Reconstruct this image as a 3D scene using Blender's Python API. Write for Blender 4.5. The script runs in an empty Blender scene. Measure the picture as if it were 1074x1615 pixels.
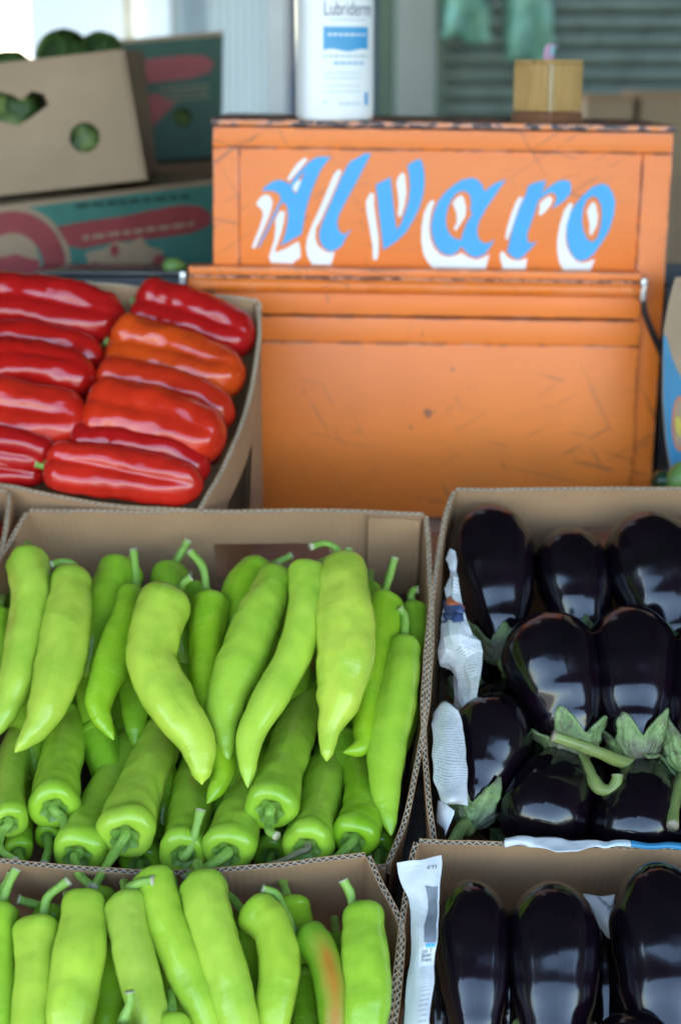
import bpy, bmesh, math, random
from mathutils import Vector, Matrix, noise as mnoise
random.seed(7)
R = math.radians
scene = bpy.context.scene
COL = scene.collection

# ---------------------------------------------------------------- camera, sky, sun, exposure
FPX, PW, PH = 2600.0, 1074.0, 1615.0
TILT = R(15.0)
CAMPOS = Vector((0, 0, 1.5))
FWD = Vector((0, math.cos(TILT), -math.sin(TILT)))
UPV = Vector((0, math.sin(TILT), math.cos(TILT)))
cam = bpy.data.cameras.new('camera')
cam.sensor_fit = 'VERTICAL'; cam.sensor_height = 36.0
cam.lens = 36.0 * FPX / PH
cam.clip_start = 0.05; cam.clip_end = 2000
cam.dof.use_dof = True; cam.dof.focus_distance = 1.39; cam.dof.aperture_fstop = 3.8
camo = bpy.data.objects.new('camera', cam); COL.objects.link(camo)
camo.location = CAMPOS; camo.rotation_euler = (R(90) - TILT, 0, 0)
scene.camera = camo

SUN_EL, SUN_ROT = R(57), R(-30)
world = bpy.data.worlds.new('World'); scene.world = world; world.use_nodes = True
wn = world.node_tree.nodes; wl = world.node_tree.links
sky = wn.new('ShaderNodeTexSky'); sky.sky_type = 'NISHITA'; sky.sun_disc = False
sky.sun_elevation = SUN_EL; sky.sun_rotation = SUN_ROT
sky.air_density = 1.0; sky.dust_density = 1.0; sky.ozone_density = 1.0
wn['Background'].inputs['Strength'].default_value = 0.12
wl.new(sky.outputs[0], wn['Background'].inputs['Color'])
sun = bpy.data.lights.new('sun', 'SUN'); sun.energy = 3.5; sun.angle = R(0.53); sun.color = (1, .95, .87)
suno = bpy.data.objects.new('sun', sun); COL.objects.link(suno)
tosun = Vector((math.sin(SUN_ROT) * math.cos(SUN_EL), math.cos(SUN_ROT) * math.cos(SUN_EL), math.sin(SUN_EL)))
suno.rotation_euler = tosun.to_track_quat('Z', 'Y').to_euler()
suno.location = tosun * 10
vs = scene.view_settings
vs.view_transform = 'Standard'; vs.look = 'None'; vs.gamma = 1.0; vs.use_curve_mapping = False
vs.exposure = 3.45
vs.use_white_balance = True; vs.white_balance_temperature = 6900; vs.white_balance_tint = 6
scene.render.resolution_x = 680; scene.render.resolution_y = 1024
scene.render.engine = 'CYCLES'

# ---------------------------------------------------------------- geometry helpers
def ray(px, py):
    return (Vector((1, 0, 0)) * ((px - PW / 2) / FPX) + UPV * ((PH / 2 - py) / FPX) + FWD)
def atY(px, py, Y):
    d = ray(px, py); return CAMPOS + d * (Y / d.y)
def zc(p): return (p - CAMPOS).dot(FWD)

class Plane:
    def __init__(s, O, n, ex):
        s.O = O; s.n = n.normalized(); s.ex = ex.normalized(); s.ey = s.n.cross(s.ex).normalized()
    def at(s, px, py, h=0.0):
        d = ray(px, py); k = (s.O + s.n * h - CAMPOS).dot(s.n) / d.dot(s.n)
        return CAMPOS + d * k
    def uv(s, p): q = p - s.O; return q.dot(s.ex), q.dot(s.ey)
    def xyz(s, u, v, h=0.0): return s.O + s.ex * u + s.ey * v + s.n * h

SL = R(35)
NSL = Vector((0, -math.sin(SL), math.cos(SL)))
X = Vector((1, 0, 0))
UP_ = Plane(atY(537, 808, 1.58), NSL, X)       # rim plane of the upper crates
LO_ = Plane(atY(300, 1372, 1.235), NSL, X)     # rim plane of the lower crates

def lerp(a, b, t): return a + (b - a) * t
def catmull(pts, n, closed=False):
    """n samples uniformly in parameter through pts"""
    pts = [Vector(p) for p in pts]
    if len(pts) == 2: return [pts[0].lerp(pts[1], i / (n - 1)) for i in range(n)]
    P = [pts[0] * 2 - pts[1]] + pts + [pts[-1] * 2 - pts[-2]]
    out = []; m = len(pts) - 1
    for i in range(n):
        t = i / (n - 1) * m; k = min(int(t), m - 1); t -= k
        a, b, c, d = P[k], P[k + 1], P[k + 2], P[k + 3]
        out.append(0.5 * ((2 * b) + (c - a) * t + (2 * a - 5 * b + 4 * c - d) * t * t + (3 * b - a - 3 * c + d) * t ** 3))
    return out
def resample(pts, n, ts=None):
    L = [0]
    for a, b in zip(pts, pts[1:]): L.append(L[-1] + (b - a).length)
    if ts is None: ts = [i / (n - 1) for i in range(n)]
    out = []; k = 0
    for t in ts:
        d = t * L[-1]
        while k < len(L) - 2 and L[k + 1] < d: k += 1
        q = (d - L[k]) / max(1e-9, L[k + 1] - L[k])
        out.append(pts[k].lerp(pts[k + 1], q))
    return out, L[-1]
def interp(tab, s):
    for (a, ra), (b, rb) in zip(tab, tab[1:]):
        if s <= b:
            t = (s - a) / (b - a); t = t * t * (3 - 2 * t) * .5 + t * .5
            return ra + (rb - ra) * t
    return tab[-1][1]

def root_of(o):
    while o.parent: o = o.parent
    return o
def mk(name, verts, faces, mat, parent=None, smooth=False, uvs=None, base=None, color=None):
    """one mesh object; verts in world space"""
    if parent is not None: b = Vector(root_of(parent).location)
    else: b = Vector(base) if base is not None else sum((Vector(v) for v in verts), Vector()) / len(verts)
    me = bpy.data.meshes.new(name)
    me.from_pydata([tuple(Vector(v) - b) for v in verts], [], faces)
    if uvs:
        l = me.uv_layers.new(name='UVMap')
        for lp in me.loops: l.data[lp.index].uv = uvs[lp.vertex_index]
    if smooth:
        me.polygons.foreach_set('use_smooth', [True] * len(me.polygons))
    me.materials.append(mat); me.update()
    o = bpy.data.objects.new(name, me); COL.objects.link(o)
    if parent is not None: o.parent = parent
    else: o.location = b
    if color: o.color = (*color, 1)
    return o
def thing(name, label, cat, base, group=None):
    o = bpy.data.objects.new(name, None); COL.objects.link(o); o.location = base
    o.empty_display_size = .02
    return tag(o, label, cat, group)
def tag(o, label, cat=None, group=None):
    o['label'] = label
    if cat: o['category'] = cat
    if group: o['group'] = group
    return o
def struct(o, kind='structure'): o['kind'] = kind; return o
def fixn(o):
    bm = bmesh.new(); bm.from_mesh(o.data); bmesh.ops.recalc_face_normals(bm, faces=bm.faces[:]); bm.to_mesh(o.data); bm.free(); return o

def boxv(c, ax, ay, az):
    c = Vector(c); vs_ = []
    for sx in (-1, 1):
        for sy in (-1, 1):
            for sz in (-1, 1): vs_.append(c + ax * sx + ay * sy + az * sz)
    return vs_, [(0, 1, 3, 2), (4, 6, 7, 5), (0, 4, 5, 1), (2, 3, 7, 6), (0, 2, 6, 4), (1, 5, 7, 3)]
def box(name, c, half, mat, parent=None, bevel=0.0, axes=None, base=None):
    A = axes or (Vector((1, 0, 0)), Vector((0, 1, 0)), Vector((0, 0, 1)))
    v, f = boxv(c, A[0] * half[0], A[1] * half[1], A[2] * half[2])
    o = fixn(mk(name, v, f, mat, parent, base=base))
    if bevel:
        bm = bmesh.new(); bm.from_mesh(o.data)
        bmesh.ops.bevel(bm, geom=bm.edges[:], offset=bevel, segments=2, affect='EDGES', profile=.6)
        bm.to_mesh(o.data); bm.free()
        o.data.polygons.foreach_set('use_smooth', [True] * len(o.data.polygons))
        o.data.set_sharp_from_angle(angle=R(50))
    return o

def fill2d(loops, depth):
    """flat plate mesh data from 2D loops (outer + holes), thickness depth centred on z=0"""
    cu = bpy.data.curves.new('tmp', 'CURVE'); cu.dimensions = '2D'; cu.fill_mode = 'BOTH'; cu.extrude = depth / 2
    for lp in loops:
        s = cu.splines.new('POLY'); s.points.add(len(lp) - 1)
        for p, q in zip(s.points, lp): p.co = (q[0], q[1], 0, 1)
        s.use_cyclic_u = True
    o = bpy.data.objects.new('tmp', cu); me = bpy.data.meshes.new_from_object(o)
    v = [x.co.copy() for x in me.vertices]; f = [tuple(p.vertices) for p in me.polygons]
    bpy.data.objects.remove(o); bpy.data.curves.remove(cu); bpy.data.meshes.remove(me)
    return v, f
def plate(name, plane, loops_px, depth, mat, parent=None, h=0.0, raw=False, base=None):
    """plate on a plane; its outer face at height h (along n), body behind it"""
    L = [[plane.uv(plane.at(*p)) for p in lp] for lp in loops_px] if not raw else loops_px
    v, f = fill2d(L, depth)
    return fixn(mk(name, [plane.xyz(p.x, p.y, h - depth / 2 + p.z) for p in v], f, mat, parent, base=base))
def text2d(s, size):
    cu = bpy.data.curves.new('tmp', 'FONT'); cu.body = s; cu.size = size; cu.extrude = 0
    cu.align_x = 'LEFT'
    o = bpy.data.objects.new('tmp', cu); me = bpy.data.meshes.new_from_object(o)
    v = [x.co.copy() for x in me.vertices]; f = [tuple(p.vertices) for p in me.polygons]
    bpy.data.objects.remove(o); bpy.data.curves.remove(cu); bpy.data.meshes.remove(me)
    return v, f
def circle(cx, cy, rx, ry=None, n=28, rot=0):
    ry = ry or rx
    return [(cx + rx * math.cos(a) * math.cos(rot) - ry * math.sin(a) * math.sin(rot), cy + rx * math.cos(a) * math.sin(rot) + ry * math.sin(a) * math.cos(rot)) for a in (2 * math.pi * i / n for i in range(n))]

def tube(pts, rad, n=10, ends=True):
    """swept tube (verts, faces, uvs) along 3D pts with radii"""
    V, F, UV = [], [], []
    t0 = (pts[1] - pts[0]).normalized()
    nrm = t0.orthogonal().normalized()
    for i, p in enumerate(pts):
        t = (pts[min(i + 1, len(pts) - 1)] - pts[max(i - 1, 0)]).normalized()
        nrm = (nrm - t * nrm.dot(t)).normalized(); b = t.cross(nrm)
        for k in range(n):
            a = 2 * math.pi * k / n
            V.append(p + (nrm * math.cos(a) + b * math.sin(a)) * rad[i]); UV.append((k / n, i / (len(pts) - 1)))
    for i in range(len(pts) - 1):
        for k in range(n):
            a = i * n + k; b_ = i * n + (k + 1) % n
            F.append((a, b_, b_ + n, a + n))
    if ends:
        F.append(tuple(range(n))[::-1]); F.append(tuple((len(pts) - 1) * n + k for k in range(n)))
    return V, F, UV

# ---------------------------------------------------------------- materials
class NT:
    def __init__(s, name):
        s.m = bpy.data.materials.new(name); s.m.use_nodes = True
        s.t = s.m.node_tree; s.N = s.t.nodes; s.b = s.N['Principled BSDF']; s.L = s.t.links
    def n(s, typ, **kw):
        o = s.N.new(typ)
        for k, v in kw.items():
            if k in o.inputs.keys() if isinstance(k, str) else False: o.inputs[k].default_value = v
            else: setattr(o, k, v)
        return o
    def l(s, a, b): s.L.new(a, b)
    def set(s, **kw):
        for k, v in kw.items(): s.b.inputs[k.replace('_', ' ')].default_value = v
    def coord(s, kind='Object', scale=(1, 1, 1), rot=(0, 0, 0)):
        c = s.N.new('ShaderNodeTexCoord'); mp = s.N.new('ShaderNodeMapping')
        mp.inputs['Scale'].default_value = scale; mp.inputs['Rotation'].default_value = rot
        s.l(c.outputs[kind], mp.inputs[0]); return mp.outputs[0]
    def noise(s, vec, scale=5, detail=4, rough=.55, dist=0):
        o = s.N.new('ShaderNodeTexNoise'); s.l(vec, o.inputs['Vector'])
        o.inputs['Scale'].default_value = scale; o.inputs['Detail'].default_value = detail
        o.inputs['Roughness'].default_value = rough; o.inputs['Distortion'].default_value = dist
        return o.outputs[0]
    def ramp(s, fac, stops):
        o = s.N.new('ShaderNodeValToRGB'); s.l(fac, o.inputs[0]); e = o.color_ramp.elements
        while len(e) < len(stops): e.new(.5)
        for q, (p, c) in zip(e, stops): q.position = p; q.color = (*c, 1) if len(c) == 3 else c
        return o.outputs[0]
    def mix(s, fac, a, b, mode='MIX'):
        o = s.N.new('ShaderNodeMix'); o.data_type = 'RGBA'; o.blend_type = mode
        for i, v in ((0, fac), (6, a), (7, b)):
            if hasattr(v, 'is_output'): s.l(v, o.inputs[i])
            else: o.inputs[i].default_value = v if i == 0 else (*v, 1)
        return o.outputs[2]
    def math(s, op, a, b=None, clamp=False):
        o = s.N.new('ShaderNodeMath'); o.operation = op; o.use_clamp = clamp
        for i, v in ((0, a), (1, b)):
            if v is None: continue
            if hasattr(v, 'is_output'): s.l(v, o.inputs[i])
            else: o.inputs[i].default_value = v
        return o.outputs[0]
    def bump(s, h, strength=.3, dist=.002, prev=None):
        o = s.N.new('ShaderNodeBump'); o.inputs['Strength'].default_value = strength; o.inputs['Distance'].default_value = dist
        s.l(h, o.inputs['Height'])
        if prev is not None: s.l(prev, o.inputs['Normal'])
        return o.outputs[0]
    def color(s, c):
        s.l(c, s.b.inputs['Base Color']) if hasattr(c, 'is_output') else s.set(Base_Color=(*c, 1))
    def normal(s, b): s.l(b, s.b.inputs['Normal'])
def lin(r, g, b):
    f = lambda c: (c / 255 / 12.92) if c <= 10 else ((c / 255 + .055) / 1.055) ** 2.4
    return (f(r), f(g), f(b))
M = {}
BLK, WHT = (0, 0, 0), (1, 1, 1)

def mat_card(name, base, flute=True):
    t = NT(name); v = t.coord('Object')
    n1 = t.noise(v, 9, 5); n2 = t.noise(t.coord('Object', (40, 40, 500)), 3, 3)
    c = t.mix(t.ramp(n1, [(.3, BLK), (.7, WHT)]), tuple(x * .86 for x in base), tuple(min(1, x * 1.1) for x in base))
    c = t.mix(t.math('MULTIPLY', n2, .35), c, tuple(x * .72 for x in base))
    spots = t.ramp(t.noise(v, 60, 3), [(.68, BLK), (.74, WHT)])
    c = t.mix(t.math('MULTIPLY', spots, .18), c, tuple(x * .55 for x in base))
    sc = t.ramp(t.noise(t.coord('Object', (18, 60, 60)), 2.2, 4, .6, .8), [(.66, BLK), (.72, WHT)])
    c = t.mix(t.math('MULTIPLY', sc, .28), c, tuple(min(1, x * 1.45) for x in base))
    st = t.ramp(t.noise(v, 6, 3, .5), [(.58, BLK), (.66, WHT)])
    c = t.mix(t.math('MULTIPLY', st, .16), c, tuple(x * .6 for x in base))
    t.color(c); t.set(Roughness=.82)
    t.b.inputs['Specular IOR Level'].default_value = .25
    w = t.N.new('ShaderNodeTexWave'); w.wave_type = 'BANDS'; w.bands_direction = 'X'
    t.l(t.coord('UV'), w.inputs['Vector']); w.inputs['Scale'].default_value = 48; w.inputs['Distortion'].default_value = .3
    b = t.bump(n2, .15, .0006)
    if flute: b = t.bump(w.outputs['Fac'], .30, .0007, b)
    t.normal(b); return t.m
KRAFT = (.43, .252, .138)
M['card'] = mat_card('cardboard', KRAFT)
M['card_pale'] = mat_card('cardboard_pale', (.37, .265, .175), False)
M['flute'] = mat_card('cardboard_flute', (.50, .41, .31), False)
M['liner'] = M['card']

def mat_orange(name, dark=1.0):
    t = NT(name); v = t.coord('Object')
    n1 = t.noise(v, 4, 5); n2 = t.noise(v, 28, 6, .7)
    base = (.87, .212, .024)
    c = t.mix(t.ramp(n1, [(.3, BLK), (.7, WHT)]), (.78, .17, .018), base)
    grain = t.noise(t.coord('Object', (3, 3, 45)), 5, 5, .6, .5)
    c = t.mix(t.math('MULTIPLY', t.ramp(grain, [(.5, BLK), (.8, WHT)]), .3), c, (.55, .14, .03))
    # long thin scratches in three directions
    for rot, th, amt in (((0, .5, 0), .655, .5), ((0, -1.0, 0), .665, .55), ((0, 1.35, 0), .66, .45)):
        m2 = t.N.new('ShaderNodeMapping'); m2.inputs['Scale'].default_value = (150, 40, 9)
        t.l(t.coord('Object', (1, 1, 1), rot), m2.inputs[0])
        s_ = t.noise(m2.outputs[0], 1.0, 2, .5, .9)
        gate = t.ramp(t.noise(v, 5 + th, 2), [(.47, BLK), (.57, WHT)])
        s_ = t.math('MULTIPLY', t.ramp(s_, [(th, BLK), (th + .02, WHT)]), gate)
        c = t.mix(t.math('MULTIPLY', s_, amt), c, (.22, .07, .035))
    spots = t.ramp(n2, [(.655, BLK), (.685, WHT)])
    c = t.mix(t.math('MULTIPLY', spots, .8), c, (.16, .055, .03))
    dirt = t.ramp(t.noise(v, 2.3, 4, .6), [(.55, BLK), (.75, WHT)])
    c = t.mix(t.math('MULTIPLY', dirt, .34), c, (.36, .13, .05))
    smear = t.ramp(t.noise(t.coord('Object', (14, 14, 3)), 3, 6, .7, 1.2), [(.58, BLK), (.72, WHT)])
    c = t.mix(t.math('MULTIPLY', smear, .10), c, (.30, .10, .04))
    # edge wear
    bv = t.N.new('ShaderNodeBevel'); bv.samples = 4; bv.inputs['Radius'].default_value = .005
    g = t.N.new('ShaderNodeNewGeometry'); d = t.N.new('ShaderNodeVectorMath'); d.operation = 'DOT_PRODUCT'
    t.l(bv.outputs[0], d.inputs[0]); t.l(g.outputs['Normal'], d.inputs[1])
    e = t.math('SUBTRACT', 1.0, d.outputs['Value'])
    e = t.math('MULTIPLY', e, t.ramp(t.noise(v, 45, 4), [(.45, BLK), (.62, WHT)]))
    wear = t.ramp(e, [(.008, BLK), (.035, WHT)])
    c = t.mix(t.math('MULTIPLY', wear, .85), c, (.06, .04, .035))
    pink = t.math('MULTIPLY', t.ramp(t.math('SUBTRACT', 1.0, d.outputs['Value']), [(.004, BLK), (.02, WHT)]), t.ramp(t.noise(v, 30, 3), [(.5, BLK), (.6, WHT)]))
    c = t.mix(t.math('MULTIPLY', pink, .45), c, (.75, .36, .25))
    t.color(c); t.set(Roughness=.42)
    t.normal(t.bump(t.math('ADD', n2, t.math('MULTIPLY', grain, .8)), .18, .0012)); return t.m
M['orange'] = mat_orange('orange_paint')
def mat_chipped():
    t = NT('chipped_edge_paint'); v = t.coord('Object')
    n = t.noise(t.coord('Object', (1, 1, 2)), 55, 5, .65)
    t.color(t.ramp(n, [(.40, (.03, .028, .035)), (.47, (.10, .06, .06)), (.52, (.62, .28, .19)), (.62, (.74, .23, .06))])); t.set(Roughness=.5)
    t.normal(t.bump(n, .4, .002)); return t.m
M['chipped'] = mat_chipped()

def mat_paint(name, col, rough=.4, var=.15, metal=0.0):
    t = NT(name); v = t.coord('Object'); n1 = t.noise(v, 22, 5)
    c = t.mix(t.ramp(n1, [(.3, BLK), (.7, WHT)]), tuple(x * (1 - var) for x in col), tuple(min(1, x * (1 + var * .6)) for x in col))
    t.color(c); t.set(Roughness=rough, Metallic=metal); t.normal(t.bump(n1, .1, .001)); return t.m
M['blue_letter'] = mat_paint('blue_sign_paint', (.035, .34, .70), .45, .08)
M['white_letter'] = mat_paint('white_sign_paint', (.80, .80, .80), .5, .06)
M['steel'] = mat_paint('worn_steel', (.55, .55, .55), .35, .3, .8)
M['black'] = mat_paint('black_rubber', (.02, .02, .022), .45)
M['bottle'] = mat_paint('white_plastic', (.80, .83, .84), .3, .02)
M['ink_navy'] = mat_paint('navy_ink', (.04, .07, .16), .4)
M['ink_blue'] = mat_paint('blue_ink', (.06, .33, .62), .4, .05)
M['ink_grey'] = mat_paint('grey_ink', (.38, .50, .58), .4)
M['print_green'] = mat_paint('green_carton_print', (.05, .19, .155), .6, .2)
M['print_deep'] = mat_paint('deep_green_carton_print', (.018, .075, .052), .6, .2)
M['print_dark'] = mat_paint('dark_green_carton_print', (.016, .05, .038), .6, .2)
M['print_red'] = mat_paint('red_carton_print', (.30, .05, .055), .6, .2)
M['print_blue'] = mat_paint('blue_carton_print', (.03, .20, .36), .5, .15)
M['print_yellow'] = mat_paint('yellow_carton_print', (.55, .42, .06), .5, .15)
M['print_orange'] = mat_paint('orange_print', (.62, .16, .06), .6)
M['print_photo'] = mat_paint('newsprint_photo', (.17, .19, .22), .7, .8)
M['ink_news'] = mat_paint('news_ink', (.06, .06, .07), .8)
M['pink'] = mat_paint('pink_paper', (.70, .42, .60), .7)
M['skyblue_paper'] = mat_paint('pale_blue_paper', (.38, .66, .74), .7)

def mat_wood(name, a, b, scale=(2, 30, 30), rough=.6):
    t = NT(name); n = t.noise(t.coord('Object', scale), 4, 6, .6, .4); n2 = t.noise(t.coord('Object'), 12, 4)
    c = t.mix(t.ramp(n, [(.3, BLK), (.7, WHT)]), a, b)
    c = t.mix(t.math('MULTIPLY', t.ramp(n2, [(.5, BLK), (.75, WHT)]), .35), c, tuple(x * .5 for x in a))
    t.color(c); t.set(Roughness=rough); t.normal(t.bump(n, .3, .001)); return t.m
M['wood_grey'] = mat_wood('weathered_wood', (.24, .20, .165), (.38, .33, .27))
M['wood_box'] = mat_wood('varnished_wood', (.46, .27, .09), (.58, .37, .15), (30, 30, 3), .45)
M['wood_pale'] = mat_wood('pale_wood', (.50, .38, .22), (.62, .48, .30), (30, 30, 3), .45)
M['wood_dark'] = mat_wood('brown_wood', (.20, .085, .045), (.27, .12, .06), (4, 30, 30), .45)

def mat_pepper():
    t = NT('green_pepper_skin')
    oi = t.N.new('ShaderNodeObjectInfo'); uv = t.N.new('ShaderNodeTexCoord')
    v = t.coord('Object')
    c = oi.outputs['Color']
    big = t.noise(v, 22, 4); mid = t.noise(v, 70, 4)
    c = t.mix(t.math('MULTIPLY', t.ramp(big, [(.45, BLK), (.72, WHT)]), .55), c, (.14, .33, .018))
    c = t.mix(t.math('MULTIPLY', t.ramp(mid, [(.52, BLK), (.8, WHT)]), .25), c, (.50, .62, .10))
    # faint rings round the body
    rings = t.noise(t.coord('UV', (1.6, 46, 1)), 1.0, 4, .65, .5)
    c = t.mix(t.math('MULTIPLY', t.ramp(rings, [(.5, BLK), (.72, WHT)]), .28), c, (.45, .58, .10))
    # greener shoulder by the stem
    sx = t.N.new('ShaderNodeSeparateXYZ'); t.l(uv.outputs['UV'], sx.inputs[0])
    sh = t.ramp(t.math('ADD', sx.outputs['Y'], t.math('MULTIPLY', t.noise(v, 40, 2), .1)), [(.05, WHT), (.22, BLK)])
    c = t.mix(t.math('MULTIPLY', sh, .35), c, (.17, .38, .02))
    scar = t.ramp(t.noise(v, 95, 5, .7, 1.5), [(.69, BLK), (.73, WHT)])
    c = t.mix(t.math('MULTIPLY', scar, .5), c, (.22, .24, .07))
    dust = t.ramp(t.noise(v, 700, 1), [(.78, BLK), (.80, WHT)])
    c = t.mix(t.math('MULTIPLY', dust, .35), c, (.6, .65, .5))
    t.color(c)
    rr = t.math('ADD', t.math('MULTIPLY', mid, .16), .085)
    t.l(rr, t.b.inputs['Roughness'])
    t.set(Subsurface_Weight=.22, Subsurface_Scale=.006, IOR=1.42)
    t.b.inputs['Subsurface Radius'].default_value = (.6, 1.0, .2)
    b = t.bump(rings, .28, .0012); b = t.bump(t.noise(v, 50, 2, .45), .26, .003, b)
    t.normal(b); return t.m
M['pepper'] = mat_pepper()
def mat_pepper_turn():
    t = NT('ripening_pepper_skin'); v = t.coord('Object')
    uv = t.N.new('ShaderNodeTexCoord'); sx = t.N.new('ShaderNodeSeparateXYZ'); t.l(uv.outputs['UV'], sx.inputs[0])
    n = t.noise(v, 30, 3)
    # a ripening flank: centred on u = .9, fades round the body and towards the shoulder
    du = t.math('ABSOLUTE', t.math('SUBTRACT', t.math('FRACT', t.math('ADD', sx.outputs['X'], .5)), .48))
    f = t.math('SUBTRACT', .25, t.math('ADD', du, t.math('MULTIPLY', n, .16)))
    al = t.ramp(sx.outputs['Y'], [(.10, BLK), (.28, WHT)])
    f = t.math('MULTIPLY', t.ramp(f, [(.0, BLK), (.26, WHT)]), al)
    c = t.ramp(f, [(0, (.16, .33, .02)), (.3, (.30, .30, .03)), (.6, (.44, .20, .025)), (1, (.52, .12, .02))])
    t.color(c); t.set(Roughness=.3, Subsurface_Weight=.2, Subsurface_Scale=.005)
    rings = t.noise(t.coord('UV', (1.6, 46, 1)), 1.0, 4, .65, .5)
    t.normal(t.bump(rings, .3, .001)); return t.m
M['pepper_turn'] = mat_pepper_turn()
def mat_stem(name, a, b, tipc):
    t = NT(name); v = t.coord('Object'); uv = t.N.new('ShaderNodeTexCoord'); sx = t.N.new('ShaderNodeSeparateXYZ'); t.l(uv.outputs['UV'], sx.inputs[0])
    n = t.noise(t.coord('UV', (9, 2.2, 1)), 1.6, 4); n2 = t.noise(v, 130, 4)
    c = t.mix(t.ramp(n, [(.3, BLK), (.7, WHT)]), a, b)
    c = t.mix(t.math('MULTIPLY', t.ramp(n2, [(.6, BLK), (.7, WHT)]), .5), c, tuple(x * .45 for x in a))
    c = t.mix(t.ramp(sx.outputs['Y'], [(.965, BLK), (.985, WHT)]), c, tipc)
    t.color(c); t.set(Roughness=.5, Subsurface_Weight=.08, Subsurface_Scale=.003)
    t.normal(t.bump(t.math('ADD', n, n2), .4, .0012)); return t.m
M['stem'] = mat_stem('pepper_stem', (.16, .31, .035), (.28, .46, .08), (.42, .40, .24))
M['stem_dry'] = mat_stem('dry_pepper_stem', (.17, .15, .08), (.26, .25, .13), (.30, .22, .14))
M['calyx'] = mat_stem('pepper_calyx', (.11, .23, .025), (.21, .36, .06), (.12, .20, .04))
M['egg_stem'] = mat_stem('eggplant_stem', (.13, .17, .045), (.25, .31, .09), (.26, .22, .15))
def mat_eggcalyx():
    t = NT('eggplant_calyx'); v = t.coord('Object')
    n = t.noise(v, 60, 5); n2 = t.noise(v, 130, 4, .7); n3 = t.noise(v, 25, 3)
    c = t.mix(t.ramp(n, [(.35, BLK), (.65, WHT)]), (.11, .19, .055), (.24, .33, .13))
    c = t.mix(t.ramp(n3, [(.42, BLK), (.60, WHT)]), c, (.11, .105, .075))
    c = t.mix(t.math('MULTIPLY', t.ramp(n2, [(.55, BLK), (.62, WHT)]), .7), c, (.09, .075, .05))
    t.color(c); t.set(Roughness=.6); t.normal(t.bump(t.math('ADD', n, n2), .9, .003)); return t.m
M['egg_calyx'] = mat_eggcalyx()
def mat_red():
    t = NT('red_pepper_skin'); v = t.coord('Object'); oi = t.N.new('ShaderNodeObjectInfo')
    n = t.noise(v, 16, 4); n2 = t.noise(v, 75, 4)
    c = t.mix(t.math('MULTIPLY', t.ramp(n, [(.42, BLK), (.72, WHT)]), .6), oi.outputs['Color'], (.33, .006, .006))
    scar = t.ramp(t.noise(v, 85, 5, .6, 1.0), [(.735, BLK), (.77, WHT)])
    c = t.mix(t.math('MULTIPLY', scar, .5), c, (.62, .40, .26))
    t.color(c); t.l(t.math('ADD', t.math('MULTIPLY', n2, .10), .09), t.b.inputs['Roughness'])
    t.set(Subsurface_Weight=.12, Subsurface_Scale=.004, IOR=1.45)
    t.b.inputs['Coat Weight'].default_value = .35; t.b.inputs['Coat Roughness'].default_value = .12
    t.normal(t.bump(t.noise(v, 38, 3), .12, .003)); return t.m
M['red'] = mat_red()
def mat_egg():
    t = NT('eggplant_skin'); v = t.coord('Object')
    n = t.noise(v, 14, 4); n2 = t.noise(v, 420, 2); sm = t.noise(v, 35, 5, .65)
    c = t.mix(t.ramp(n, [(.4, BLK), (.7, WHT)]), (.0022, .0015, .003), (.007, .0022, .006))
    specks = t.ramp(n2, [(.80, BLK), (.82, WHT)])
    c = t.mix(t.math('MULTIPLY', specks, .5), c, (.35, .33, .30))
    t.color(c)
    t.l(t.math('ADD', t.math('MULTIPLY', t.ramp(sm, [(.35, BLK), (.75, WHT)]), .12), .115), t.b.inputs['Roughness'])
    t.set(IOR=1.5); t.b.inputs['Coat Weight'].default_value = .25; t.b.inputs['Coat Roughness'].default_value = .06
    t.normal(t.bump(t.noise(v, 14, 2), .025, .003)); return t.m
M['egg'] = mat_egg()
def mat_news():
    t = NT('newsprint'); v = t.coord('UV')
    sx = t.N.new('ShaderNodeSeparateXYZ'); t.l(v, sx.inputs[0])
    ln = t.math('FRACT', t.math('MULTIPLY', sx.outputs['Y'], 1 / .0026))
    row = t.math('FLOOR', t.math('MULTIPLY', sx.outputs['Y'], 1 / .0026))
    cmb = t.N.new('ShaderNodeCombineXYZ'); t.l(t.math('MULTIPLY', sx.outputs['X'], 620), cmb.inputs[0]); t.l(t.math('MULTIPLY', row, 7.3), cmb.inputs[1])
    w = t.noise(cmb.outputs[0], 1.0, 2, .8)
    ink = t.math('MULTIPLY', t.ramp(ln, [(.30, BLK), (.36, WHT), (.68, WHT), (.74, BLK)]), t.ramp(w, [(.42, BLK), (.47, WHT)]))
    cols = t.ramp(t.math('FRACT', t.math('MULTIPLY', t.math('ADD', sx.outputs['X'], .004), 1 / .046)), [(.08, BLK), (.1, WHT), (.9, WHT), (.92, BLK)])
    blk = t.ramp(t.noise(t.coord('UV', (14, 14, 14)), 1.0, 0), [(.46, BLK), (.48, WHT)])
    ink = t.math('MULTIPLY', t.math('MULTIPLY', ink, cols), blk)
    n = t.noise(t.coord('Object'), 30, 4)
    c = t.mix(n, (.50, .51, .52), (.64, .65, .66))
    c = t.mix(t.math('MULTIPLY', ink, .45), c, (.07, .07, .08))
    t.color(c); t.set(Roughness=.75); t.normal(t.bump(t.noise(t.coord('Object'), 45, 4), .4, .002)); return t.m
M['news'] = mat_news()
def mat_plain_news():
    t = NT('blank_newsprint'); n = t.noise(t.coord('Object'), 30, 4)
    t.color(t.mix(n, (.54, .55, .56), (.66, .67, .68))); t.set(Roughness=.75); t.normal(t.bump(t.noise(t.coord('Object'), 45, 4), .4, .002)); return t.m
M['news_blank'] = mat_plain_news()
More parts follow.
